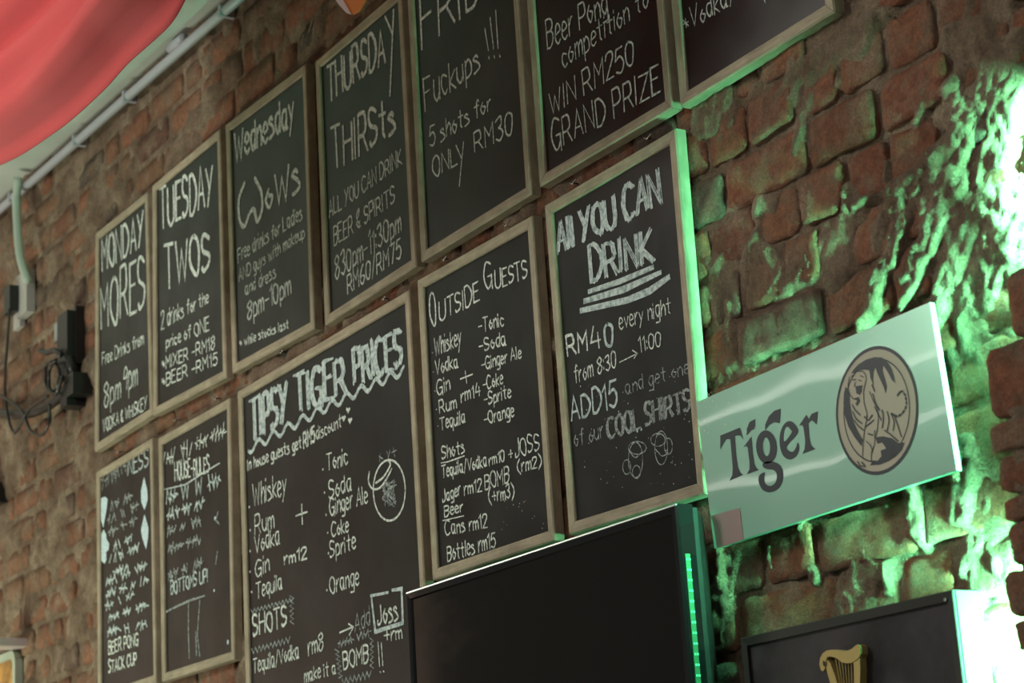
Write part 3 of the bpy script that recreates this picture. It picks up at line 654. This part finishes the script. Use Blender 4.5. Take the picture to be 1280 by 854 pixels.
adopt(mb.build('folded_edge', M_SIGN), sign)
mb = MB()
for fx, fz in ((.08, .5), (.92, .5)):
    x = cs[0][0]+(cs[1][0]-cs[0][0])*fx; z = (cs[0][1]+cs[3][1])/2; mb.box(x-.008, x+.008, YS+.0015, .012, z-.008, z+.008)
adopt(mb.build('standoff', M_STEEL), sign)
YI = YS-.0006
def ink(polys, m, name, sc, off, y=YI):
    mb = MB()
    for p in polys: mb.flat([W(off[0]+a/sc, off[1]+b/sc, y) for a, b in p], y)
    return adopt(mb.build(name, m), sign)
def cr(pts, n=4):      # smooth closed outline
    P = [Vector(p) for p in pts]; k = len(P); out = []
    for i in range(k):
        a, b, c, d = P[i-1], P[i], P[(i+1) % k], P[(i+2) % k]
        for q in range(n):
            t = q/n; out.append(tuple(0.5*((2*b)+(c-a)*t+(2*a-5*b+4*c-d)*t*t+(3*b-a-3*c+d)*t**3)))
    return out
so, oo = 5.34, (890, 480)
Tt = [[(55, 345), (185, 292), (208, 372), (190, 345), (158, 345), (150, 352), (160, 480), (172, 560), (190, 595), (208, 605), (116, 647), (135, 610), (138, 560), (128, 440), (122, 368), (95, 370), (75, 395), (55, 437)]]
ti = [[(208, 425), (262, 352), (272, 470), (282, 535), (295, 562), (312, 573), (232, 603), (250, 570), (250, 520), (238, 425), (228, 415)], [(230, 345), (232, 300), (250, 255), (288, 234), (284, 300), (262, 308)]]
tr = [[(580, 280), (630, 205), (645, 235), (665, 200), (705, 183), (697, 270), (665, 240), (642, 262), (650, 360), (660, 405), (675, 425), (693, 432), (603, 467), (618, 435), (622, 380), (610, 290), (600, 275)]]
def ring(outer, inner): # outline with a hole, as a band of quads
    return outer, inner
def band(o, i, m, name, y=YI):
    mb = MB(); k = len(o)
    for q in range(k):
        j = (q+1) % k; n = len(mb.v)
        for p in (o[q], o[j], i[j], i[q]): x, z = p; mb.v.append((x, y, z))
        mb.f.append((n, n+1, n+2, n+3))
    return adopt(mb.build(name, m), sign)
def conv(pts): return [W(oo[0]+a/so, oo[1]+b/so, YI) for a, b in pts]
ink(Tt, M_NAVY, 'sign_letter', so, oo); ink(ti, M_NAVY, 'sign_letter', so, oo); ink(tr, M_NAVY, 'sign_letter', so, oo)
def ell(cx, cy, rx, ry, n=28, a0=0, a1=6.28319, tilt=0):
    o = []
    for q in range(n):
        t = a0+(a1-a0)*q/n; x, y = rx*math.cos(t), ry*math.sin(t); o.append((cx+x*math.cos(tilt)-y*math.sin(tilt), cy+x*math.sin(tilt)+y*math.cos(tilt)))
    return o
# g: bowl, lower loop, ear
band(conv(ell(363, 422, 69, 112, tilt=-.06)), conv(ell(362, 420, 25, 62, tilt=-.06)), M_NAVY, 'sign_letter')
ink([[(352, 312), (356, 268), (380, 215), (415, 180), (458, 165), (450, 262), (415, 255), (380, 275)]], M_NAVY, 'sign_letter', so, oo)
ink([cr([(345, 525), (400, 518), (450, 540), (472, 590), (468, 650), (440, 700), (385, 724), (335, 705), (311, 650), (318, 608), (352, 590), (346, 625), (355, 665), (390, 682), (425, 655), (432, 605), (410, 575), (370, 570), (340, 552)], 4)], M_NAVY, 'sign_letter', so, oo)
# e
ink([cr([(575, 395), (580, 430), (562, 480), (520, 505), (475, 480), (452, 410), (455, 330), (480, 270), (515, 248), (548, 265), (572, 325), (500, 412), (512, 445), (540, 452), (560, 425), (568, 398)], 4)], M_NAVY, 'sign_letter', so, oo)
ink([cr([(484, 385), (482, 330), (492, 295), (508, 288), (524, 305), (532, 325)], 4)], M_SIGN, 'sign_letter_counter', so, oo, YI-.0004)
# emblem
c0 = Vector(W(1095, 513, YI)); RZ = (W(1095, 431, YI)[1]-W(1095, 595, YI)[1])/2; RX = (W(1146.5, 500, YI)[0]-W(1043.5, 520, YI)[0])/2
def circ(f, dx=0, dz=0, n=48): return [(c0.x+dx*RX+RX*f*math.cos(6.28319*q/n), c0.y+dz*RZ+RZ*f*math.sin(6.28319*q/n)) for q in range(n)]
mb = MB(); mb.flat(circ(.97), YI+.0002); adopt(mb.build('emblem_ground', M_TAUPE), sign)
band(circ(1.0), circ(.945), M_NAVY, 'emblem_ring'); band(circ(.81), circ(.785), M_NAVY, 'emblem_ring')
se, oe = 4.746, (1030, 420); YE = YI-.0003
ink([[(128, 300), (118, 340), (115, 400), (122, 470), (145, 540), (180, 600), (222, 655), (228, 615), (200, 565), (178, 520), (163, 460), (152, 400), (150, 345), (140, 318)]], M_NAVY, 'emblem_print', se, oe, YE)
ink([[(162, 216), (200, 172), (250, 140), (300, 126), (345, 128), (378, 160), (400, 195), (412, 235), (424, 282), (402, 262), (388, 232), (372, 205), (350, 172), (346, 210), (362, 262), (372, 300), (366, 342), (352, 300), (335, 262), (318, 225), (304, 186), (292, 215), (290, 262), (296, 300), (275, 250), (268, 205), (240, 200), (205, 205)]], M_NAVY, 'emblem_print', se, oe, YE)
ink([[(303, 602), (350, 596), (405, 608), (440, 636), (476, 632), (462, 676), (425, 715), (385, 742), (330, 764), (272, 768), (292, 738), (318, 742), (340, 715), (336, 680), (368, 668), (345, 632), (318, 640)]], M_NAVY, 'emblem_print', se, oe, YE)
ink([[(186, 300), (228, 292), (222, 330), (212, 350), (192, 342)], [(172, 372), (205, 362), (214, 385), (196, 418), (186, 402), (196, 385)]], M_NAVY, 'emblem_print', se, oe, YE)
mb = MB()
for w, st in ((4, [[(150, 245), (142, 300), (152, 345), (175, 375)], [(165, 222), (200, 210), (235, 215), (250, 250), (240, 300), (232, 345)], [(170, 262), (190, 258)], [(205, 262), (222, 268)], [(160, 240), (180, 232)], [(215, 235), (235, 245)], [(185, 275), (180, 300)],
                   [(235, 345), (238, 400), (255, 470), (240, 560), (232, 640), (228, 720)], [(300, 560), (300, 640), (280, 700), (285, 760)], [(250, 625), (275, 650), (290, 690)], [(270, 330), (290, 380), (320, 450), (318, 540), (305, 600)]]),
              (6, [[(168, 410), (185, 440), (215, 470)], [(170, 450), (190, 490), (225, 520)], [(180, 500), (200, 530), (235, 560)], [(240, 480), (262, 500), (285, 470)], [(245, 540), (270, 520), (295, 500)], [(262, 580), (290, 590)], [(290, 345), (305, 400), (330, 440)], [(300, 420), (340, 500)],
                   [(345, 440), (352, 490), (345, 545)], [(375, 450), (385, 500), (375, 560)], [(400, 460), (415, 510), (410, 560)], [(420, 480), (440, 540), (460, 600)], [(360, 560), (400, 590), (440, 625)], [(285, 290), (300, 330)], [(200, 745), (215, 770), (245, 775)], [(225, 750), (240, 768)], [(400, 650), (412, 690), (400, 720)]]),
              (9, [[(436, 352), (450, 333)], [(456, 330), (468, 330)], [(474, 342), (482, 352)], [(484, 366), (487, 378)], [(488, 392), (489, 404)], [(486, 418), (482, 432)], [(474, 444), (466, 458)], [(456, 466), (444, 474)], [(434, 478), (400, 462)]])):
    for p in st:
        q = smoothpath([Vector(W(oe[0]+a/se, oe[1]+b/se, YE)) for a, b in p], 4); ribbon(mb, q, w*.00034, YE-.0002)
tag(adopt(mb.build('emblem_lines', M_NAVY, fix=False), sign), kind='stuff')
# flat reddish patch in the sign's lower corner, silver paint specks
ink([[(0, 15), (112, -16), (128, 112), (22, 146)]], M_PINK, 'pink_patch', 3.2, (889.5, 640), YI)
mb = MB()
for _ in range(30):
    u, v = 880+rr.random()**1.5*75, 490+rr.random()*60; x, z = W(u, v, YI); k = rr.uniform(.0004, .0016)
    mb.flat([(x+k*math.cos(q*1.05), z+k*math.sin(q*1.05)) for q in range(6)], YI-.0002)
tag(adopt(mb.build('paint_speck', mat('paint_speck', (.75, .8, .75), .4)), sign), kind='stuff')

# ------------------------------------------------------------------ television
YT = -.10
tl = W(507, 740.5, YT); tr_ = W(845, 630, YT); x0, x1, zt = tl[0], tr_[0], (tl[1]+tr_[1])/2; zb = zt-.50
tv = empty('television', ((x0+x1)/2, 0, zb), 'black flat television on the wall below the price boards', 'television')
BW = .016
mb = MB()
def rect(a, b, c, d): return [(a, d), (b, d), (b, c), (a, c)]
O = rect(x0, x1, zb, zt); I = rect(x0+BW, x1-BW, zb+BW*1.5, zt-BW)
for k in range(4):
    j = (k+1) % 4; n = len(mb.v)
    for f, y in ((0, YT+.03), (0, YT+.004), (.25, YT), (.85, YT+.0005), (1, YT+.004)):
        for a, b in ((O[k], I[k]), (O[j], I[j])): mb.v.append((a[0]+(b[0]-a[0])*f, y, a[1]+(b[1]-a[1])*f))
    for i in range(4): mb.f.append((n+2*i, n+2*i+1, n+2*i+3, n+2*i+2))
adopt(mb.build('bezel', M_GLOSS), tv)
mb = MB(); mb.tube([(x0+.002, YT+.0012, zt-.0012), (x1-.002, YT+.0012, zt-.0012)], .0016, 6); o = adopt(mb.build('bezel_highlight', mat('highlight_silver', (.6, .6, .66), .3, .9)), tv); o['label'] = 'thin silver bead standing in for the highlight along the top'  # silver bead added in place of the highlight on the bezel's top edge
M_SCREEN = mat('screen_glass', (.008, .007, .006), .10); co = coords(M_SCREEN)
L(M_SCREEN, ramp(M_SCREEN, noi(M_SCREEN, coords(M_SCREEN, (1, 1, 2)), 6, 5), [(.55, (.07,)*3), (.8, (.16,)*3)]), bsdf(M_SCREEN).inputs['Roughness'])
mb = MB(); mb.prism(rect(x0+BW*.8, x1-BW*.8, zb+BW, zt-BW*.8), YT+.004, YT+.012); adopt(mb.build('screen', M_SCREEN), tv)
mb = MB(); n = 0      # rounded back housing
for y, d in ((YT+.028, .004), (YT+.040, .004), (YT+.055, .018), (YT+.068, .04), (YT+.074, .08)):
    mb.v += [(x0+d, y, zb+d), (x1-d*.6, y, zb+d), (x1-d*.6, y, zt-d), (x0+d, y, zt-d)]
for i in range(4):
    for q in range(4): a = i*4+q; b = i*4+(q+1) % 4; mb.f.append((a, b, b+4, a+4))
mb.f.append((16, 17, 18, 19)); mb.f.append((0, 1, 2, 3)); adopt(mb.build('back_housing', M_BLACKP), tv)
mb = MB(); mb.box(-2.95, -2.7, -.0259, -.0075, zb+.1, zb+.35); adopt(mb.build('wall_bracket', M_BLACKP), tv)
M_LED2 = mat('led_green_dim', (.05, .4, .2), .4, emit=(.08, 1, .40), estr=1.2); M_TAPE2 = mat('led_tape_lit', (.03, .12, .06), .3, emit=(.02, .5, .16), estr=.06)
st = MB(); dd = MB()
st.box(x1+.0002, x1+.0014, YT+.008, YT+.017, zb+.02, zt-.075)
for i in range(26):
    z = zt-.082-i*.0155
    for q in (0, 1): dd.box(x1+.0014, x1+.0026, YT+.0095+q*.0045, YT+.0115+q*.0045, z-.003, z)
s_ = adopt(st.build('light_strip', M_TAPE2), tv); s_['label'] = 'glowing green strip along the right side'
d_ = dd.build('diode_row', M_LED2); d_.parent = s_; tag(d_, kind='stuff')

# ------------------------------------------------------------------ framed harp picture
YG = -.05
ga, gb = W(925, 800, YG), W(1190, 735, YG)
zt = (ga[1]+gb[1])/2; x0, x1 = ga[0], gb[0]; zb = zt-.34
pic = empty('harp_picture', ((x0+x1)/2, 0, zb), 'dark framed bar sign with a gold harp, below the metal sign', 'picture')
M_FRB = mat('painted_black_wood', (.02, .02, .02), .5, spec=.3)
O = rect(x0, x1, zb, zt); bw = .013; I = rect(x0+bw, x1-bw, zb+bw, zt-bw)
for k in range(4):
    j = (k+1) % 4; mb = MB(); n = 0
    for f, y in ((0, .006), (0, YG+.001), (.1, YG), (1, YG+.001), (1, YG+.010), (1, .006)):
        for a, b in ((O[k], I[k]), (O[j], I[j])): mb.v.append((a[0]+(b[0]-a[0])*f, y, a[1]+(b[1]-a[1])*f))
    for i in range(6): a = 2*i; b = 2*((i+1) % 6); mb.f.append((a, a+1, b+1, b))
    mb.f.append((0, 2, 4, 6, 8, 10)); mb.f.append((1, 3, 5, 7, 9, 11))
    adopt(mb.build('frame_rail', M_FRB), pic)
M_SIDE = mat('dark_side_wood', (.028, .032, .022), .7)
mb = MB(); mb.box(x1+.0003, x1+.0018, YG+.004, .004, zb, zt-.001); adopt(mb.build('side_panel', M_SIDE), pic)
M_PANEL = mat('smoky_panel', (.05, .045, .052), .3); co = coords(M_PANEL)
L(M_PANEL, ramp(M_PANEL, noi(M_PANEL, co, 9, 5), [(.35, (.02, .019, .022)), (.6, (.055, .05, .058))]), bsdf(M_PANEL).inputs['Base Color'])
mb = MB(); mb.prism(rect(x0+bw*.8, x1-bw*.8, zb+bw*.8, zt-bw*.8), YG+.006, YG+.010); adopt(mb.build('backing_panel', M_PANEL), pic)
x, z = W(1182, 750, YG); mb = MB(); mb.prism([(x+.0025*math.cos(q*.785), z+.0025*math.sin(q*.785)) for q in range(8)], YG-.0015, YG+.002); adopt(mb.build('screw', mat('screw_head', (.6, .62, .6), .3, 1)), pic)
M_GOLD = mat('harp_gold', (.52, .40, .15), .42, metal=.35)
sh, oh, YH = 10.67, (1000, 780), YG-.008
def hw(pts): return [W(oh[0]+a/sh, oh[1]+b/sh, YH) for a, b in pts]
mb = MB(); mb.prism(hw([(275, 610), (258, 540), (268, 460), (300, 395), (350, 358), (420, 345), (500, 350), (570, 365), (630, 362), (690, 335), (735, 292), (765, 275), (790, 300), (800, 400), (785, 450), (740, 490), (680, 520), (610, 528), (550, 510), (500, 470), (450, 445), (400, 436), (362, 442), (350, 480), (340, 560), (320, 620), (295, 632)]), YH, YH+.014)
hp = adopt(mb.build('harp', M_GOLD), pic)
def hpart(nm, mbb, m=None): o = mbb.build(nm, m or M_GOLD); o.parent = hp
mb = MB(); mb.prism(hw([(345, 470), (395, 520), (430, 620), (490, 800), (600, 1080), (680, 1230), (600, 1240), (500, 1060), (400, 800), (362, 680), (338, 560)]), YH+.001, YH+.013); hpart('fore_pillar', mb)
mb = MB(); mb.prism(hw([(705, 512), (745, 490), (785, 455), (795, 600), (790, 900), (740, 1180), (680, 1260), (640, 1230), (690, 1120), (722, 850), (716, 650)]), YH+.001, YH+.013); hpart('sound_board', mb)
for q in range(7):
    a = (430+q*42, 460+q*9); b = (505+q*30, 860+q*50)
    p0 = W(oh[0]+a[0]/sh, oh[1]+a[1]/sh, YH); p1 = W(oh[0]+b[0]/sh, oh[1]+b[1]/sh, YH); mb = MB()
    mb.tube([(p0[0], YH+.006, p0[1]), (p1[0], YH+.006, p1[1])], .0009, 5); hpart('string', mb)
mb = MB(); mb.flat(hw(cr([(305, 505), (325, 495), (348, 530), (340, 570), (315, 560)])), YH-.0004); hpart('scroll_eye', mb, M_FRB)

# ------------------------------------------------------------------ conduit, socket, cables at the left
M_PIPE = mat('grey_conduit', (.36, .37, .42), .45); M_PIPE2 = mat('white_conduit', (.40, .46, .41), .5)
a, b = W(-40, 297, -.02), W(330, -29, -.02)
cond = empty('conduit', (a[0], -.02, a[1]), 'grey conduit pipe running along the top of the brick wall under the ceiling', 'pipe')
mb = MB(); P0 = Vector((a[0], -.02, a[1])); P1 = Vector((b[0], -.02, b[1])); mb.tube([P0.lerp(P1, i/10) for i in range(11)], .0125, 12); adopt(mb.build('pipe', M_PIPE, smooth=True), cond)
cp = W(222, 55, -.02)
mb = MB(); c_ = Vector((cp[0], -.02, cp[1])); dr = (P1-P0).normalized(); mb.tube([c_-dr*.04, c_+dr*.04], .0145, 12); adopt(mb.build('coupling', M_PIPE, smooth=True), cond)
for t in (.2, .45, .62, .9):
    p = P0.lerp(P1, t); mb = MB(); mb.box(p.x-.006, p.x+.006, -.0345, .004, p.z-.0145, p.z+.0145); adopt(mb.build('clip', M_PIPE), cond)
pts = [W(u, v, -.048) for u, v in ((22.5, 222), (20.5, 250), (22, 290), (26, 325), (30, 352))]
mb = MB(); mb.tube([(q.x, q.y, q.z) for q in smoothpath([(x, -.048 if z > 3.5 else -.036, z) for x, z in pts], 5)], .0125, 10)
tag(mb.build('drop_pipe', M_PIPE2, smooth=True), 'pale vertical conduit dropping from the ceiling to the white socket', 'pipe')
bx0, bz1 = W(21, 346, -.022); bx1, bz0 = bx0+.088, W(34, 388, -.022)[1]
sock = empty('socket_box', (bx0, 0, bz0), 'white surface socket box at the foot of the pale conduit', 'socket')
mb = MB(); mb.box(bx0, bx1, -.022, .004, bz0, bz1); adopt(mb.build('box', M_WHITEP), sock)
mb = MB(); mb.box(bx0-.06, bx0-.001, -.012, .004, bz0-.02, bz1-.05); adopt(mb.build('faceplate', M_WHITEP), sock)
q0 = W(5, 362, -.05); q1 = W(12, 388, -.05)
plug = empty('power_plug', (q0[0], -.05, q1[1]), 'black power plug in the white socket with its cable hanging down', 'plug')
mb = MB(); mb.box(q0[0], q1[0]-.0, -.05, -.0225, q1[1], q0[1]); adopt(mb.build('plug_body', M_BLACKP), plug)
def cable(pix, r, y, root, nm='cable'):
    mb = MB(); mb.tube(smoothpath([(W(u, v, y)[0], y, W(u, v, y)[1]) for u, v in pix], 6), r, 7); return adopt(mb.build(nm, M_BLACKP, smooth=True), root)
cable([(12, 386), (9, 430), (6, 480), (10, 520), (17, 540), (25, 532), (30, 515)], .0042, -.05, plug)
u0 = W(66, 401, -.04); u1 = W(84, 468, -.04)
bk = empty('adapter_box', (u0[0], 0, u1[1]), 'black box on the far brick wall with coiled cables hanging from it', 'box')
mb = MB(); mb.box(u0[0]+.035, u1[0], -.04, .004, u1[1], u0[1]); adopt(mb.build('housing', M_BLACKP), bk)
mb = MB(); mb.box(u0[0], u0[0]+.033, -.036, .004, u1[1]+.12, u0[1]-.01); adopt(mb.build('side_plate', mat('pale_plate', (.30, .33, .33), .5)), bk)
mb = MB(); mb.box(u1[0], u1[0]+.015, -.02, .006, u1[1]+.03, u0[1]+.01); adopt(mb.build('bracket', M_BLACKP), bk)
cable([(-14, 514), (20, 518), (45, 515), (68, 502), (84, 485), (90, 462), (84, 440)], .014, -.03, bk, 'trunk_cable')
cable([(66, 452), (58, 456), (57, 478), (64, 490), (72, 482), (74, 465), (68, 452)], .005, -.055, bk)
cable([(70, 450), (62, 462), (62, 485), (70, 492), (78, 470)], .005, -.06, bk)
cable([(-10, 488), (10, 500), (28, 515), (38, 538), (52, 544), (61, 528), (62, 505)], .0045, -.07, bk)
cable([(60, 495), (45, 505), (34, 515), (24, 535), (18, 542)], .004, -.072, bk)
cable([(50, 438), (58, 441), (68, 438), (76, 444)], .008, -.055, bk)
for u, v in ((88, 480), (80, 495)):
    x, z = W(u, v, -.05); mb = MB(); mb.box(x-.03, x+.02, -.05, .004, z-.03, z+.03); adopt(mb.build('cable_clump', M_BLACKP), bk)
# shelf and round-cornered frame at the lower left
sx0 = W(-30, 800, -.12)[0]; sx1, sz = W(34, 798, 0)
mb = MB(); mb.prism([(sx0, sz-.022), (sx1, sz-.022), (sx1+.004, sz-.011), (sx1, sz), (sx0, sz)], -.12, .006)
tag(mb.build('shelf', mat('pink_white_shelf', (.50, .42, .42), .5)), 'short pinkish white shelf board at the lower left edge', 'shelf')
fr = W(20, 806, -.015); fx1, fz1 = fr[0], fr[1]-.012; fx0 = fx1-.30; fz0 = fz1-.40
frm = empty('round_cornered_frame', (fx0, 0, fz0), 'pale round-cornered frame with orange picture under the shelf', 'picture')
def rr_(x0, x1, z0, z1, r, n=5):
    o = []
    for cx, cz, a in ((x1-r, z1-r, 0), (x0+r, z1-r, 1), (x0+r, z0+r, 2), (x1-r, z0+r, 3)):
        for q in range(n+1): t = (a+q/n)*math.pi/2; o.append((cx+r*math.cos(t), cz+r*math.sin(t)))
    return o
Oq, Iq = rr_(fx0, fx1, fz0, fz1, .04), rr_(fx0+.022, fx1-.022, fz0+.022, fz1-.022, .025); mb = MB(); k = len(Oq)
for q in range(k):
    j = (q+1) % k; n = len(mb.v)
    for p, y in ((Oq[q], .005), (Oq[j], .005), (Oq[j], -.018), (Oq[q], -.018), (Iq[j], -.018), (Iq[q], -.018), (Iq[j], -.008), (Iq[q], -.008)): mb.v.append((p[0], y, p[1]))
    mb.f += [(n, n+1, n+2, n+3), (n+3, n+2, n+4, n+5), (n+5, n+4, n+6, n+7)]
adopt(mb.build('frame', mat('pale_frame', (.38, .44, .36), .5)), frm)
M_OR = mat('orange_print', (.5, .25, .05), .5); co = coords(M_OR); L(M_OR, ramp(M_OR, noi(M_OR, co, 14, 4), [(.35, (.12, .06, .02)), (.6, (.50, .26, .06))]), bsdf(M_OR).inputs['Base Color'])
mb = MB(); mb.prism(Iq, -.010, -.001); adopt(mb.build('print', M_OR), frm)
# dark slatted grille at the left edge
gx1, gz0 = W(9, 628, 0); gz1 = W(1, 585, -.06)[1]
gr = empty('fan_grille', (gx1-.15, 0, gz0), 'dark slatted grille corner at the left edge of the photo', 'grille')
mb = MB(); mb.prism([(gx1-.3, gz0), (gx1, gz0), (gx1-.06, gz1), (gx1-.3, gz1)], -.06, .006); adopt(mb.build('housing', M_BLACKP), gr)
for i in range(4):
    t = i/4; x = gx1-.012-.05*t; z = gz0+.012+(gz1-gz0)*t*.7; mb = MB(); mb.box(x-.25, x, -.066, -.058, z, z+.008); adopt(mb.build('slat', mat('grille_metal', (.35, .36, .40), .4, .5) if i == 0 else bpy.data.materials['grille_metal']), gr)

# ------------------------------------------------------------------ red cloth banner, pennant
M_RED = mat('red_cloth', (.66, .095, .10), .85, spec=.2); b_ = bsdf(M_RED); co = coords(M_RED, (1, 1, 1))
L(M_RED, bump(M_RED, noi(M_RED, coords(M_RED, (1, 1, 1)), 700, 2), .3, .001), b_.inputs['Normal'])
b_.inputs['Sheen Weight'].default_value = .2
tr = M_RED.node_tree.nodes.new('ShaderNodeBsdfTranslucent'); tr.inputs[0].default_value = (.8, .13, .12, 1); ms = M_RED.node_tree.nodes.new('ShaderNodeMixShader'); ms.inputs[0].default_value = .35
L(M_RED, b_.outputs[0], ms.inputs[1]); L(M_RED, tr.outputs[0], ms.inputs[2]); L(M_RED, ms.outputs[0], M_RED.node_tree.nodes['Material Output'].inputs[0])
hem = [W(u, v, -.7) for u, v in ((262, -60), (232, 0), (214, 30), (188, 55), (160, 80), (135, 108), (110, 132), (85, 154), (60, 172), (30, 192), (0, 207), (-60, 232))]
hem = [(h_.x, h_.y) for h_ in smoothpath(hem, 5)]
mb = MB(); rows = 44; k = len(hem)
for j in range(rows):
    t = j/(rows-1)
    for i, (x, z) in enumerate(hem):
        top = ceilz(x)-.014; s = t**1.0; zz = z+(top-z)*s
        fold = .050*math.sin(t*17+x*1.2)*(1-t)+.028*math.sin(t*37-x*2.2+1)*(1-t)+.05*(math.exp(-t*9))
        curl = .055*max(0, 1-t/.06)
        y = -.7+(fold*.9-.05)*min(1, t*9)-.05*t+.014*noise.noise((x*3, zz*5, 0))*min(1, t*9)
        mb.v.append((x, y, zz))
for j in range(rows-1):
    for i in range(k-1): a = j*k+i; mb.f.append((a, a+1, a+k+1, a+k))
cl = mb.build('red_banner', M_RED, smooth=True, fix=False)
sm_ = cl.modifiers.new('thickness', 'SOLIDIFY'); sm_.thickness = .002
tag(cl, 'red cloth banner with soft folds hanging from the ceiling at the upper left', 'banner')
YN = -.35
pn = [W(u, v, YN) for u, v in ((405, -40), (414, -8), (424, 6), (433, 16), (441, 18), (449, 14), (456, 2), (462, -40))]
top = W(433, -40, YN)[1]
lan = empty('hanging_pennant', (pn[3][0], YN, pn[4][1]), 'orange and white hanging pennant tip at the top edge above the Thursday board', 'pennant')
mb = MB(); mb.prism(pn, YN, YN+.003); adopt(mb.build('orange_cloth', mat('orange_cloth', (.75, .28, .08), .7, emit=None)), lan)
inn = [W(u, v, YN-.001) for u, v in ((405, -40), (414, -8), (424, 6), (433, 16), (439, 18.4), (436, 13), (430, 2), (422, -12), (418, -40))]
mb = MB(); mb.prism(inn, YN-.0015, YN); adopt(mb.build('white_trim', mat('white_cloth', (.75, .70, .72), .7)), lan)
mb = MB(); x = pn[3][0]; mb.tube([(x, YN+.0015, top-.01), (x, YN+.0015, ceilz(x)-.01)], .001, 5); adopt(mb.build('cord', M_WHITEP), lan)

# ------------------------------------------------------------------ tube lamps in the room (they show as streaks on the sign)
M_TUBE = mat('tube_glass', (.9, .9, .85), .3, emit=(1, .97, .88), estr=3.2)
for i, (x, y, z, a) in enumerate(((-4.9, -2.5, 3.2, 0), (-4.95, -2.62, 3.0, 0), (-3.6, -3.2, 3.6, 0))):
    t = empty('tube_lamp', (x, y, z), ['upper tube lamp out in the room', 'lower tube lamp out in the room', 'high tube lamp over the bar'][i], 'lamp', 'tube lamps out in the room')
    mb = MB(); mb.tube([(x-.75, y, z), (x+.75, y, z)], .013, 10); adopt(mb.build('tube', M_TUBE, smooth=True), t)
    mb = MB(); mb.box(x-.8, x+.8, y-.03, y+.03, z+.02, z+.06); adopt(mb.build('lamp_housing', M_WHITEP), t)
    for q in (-.6, .6): mb = MB(); mb.tube([(x+q, y, z+.055), (x+q, y, ceilz(x+q)-.012)], .004, 6); adopt(mb.build('hanging_rod', M_WHITEP), t)
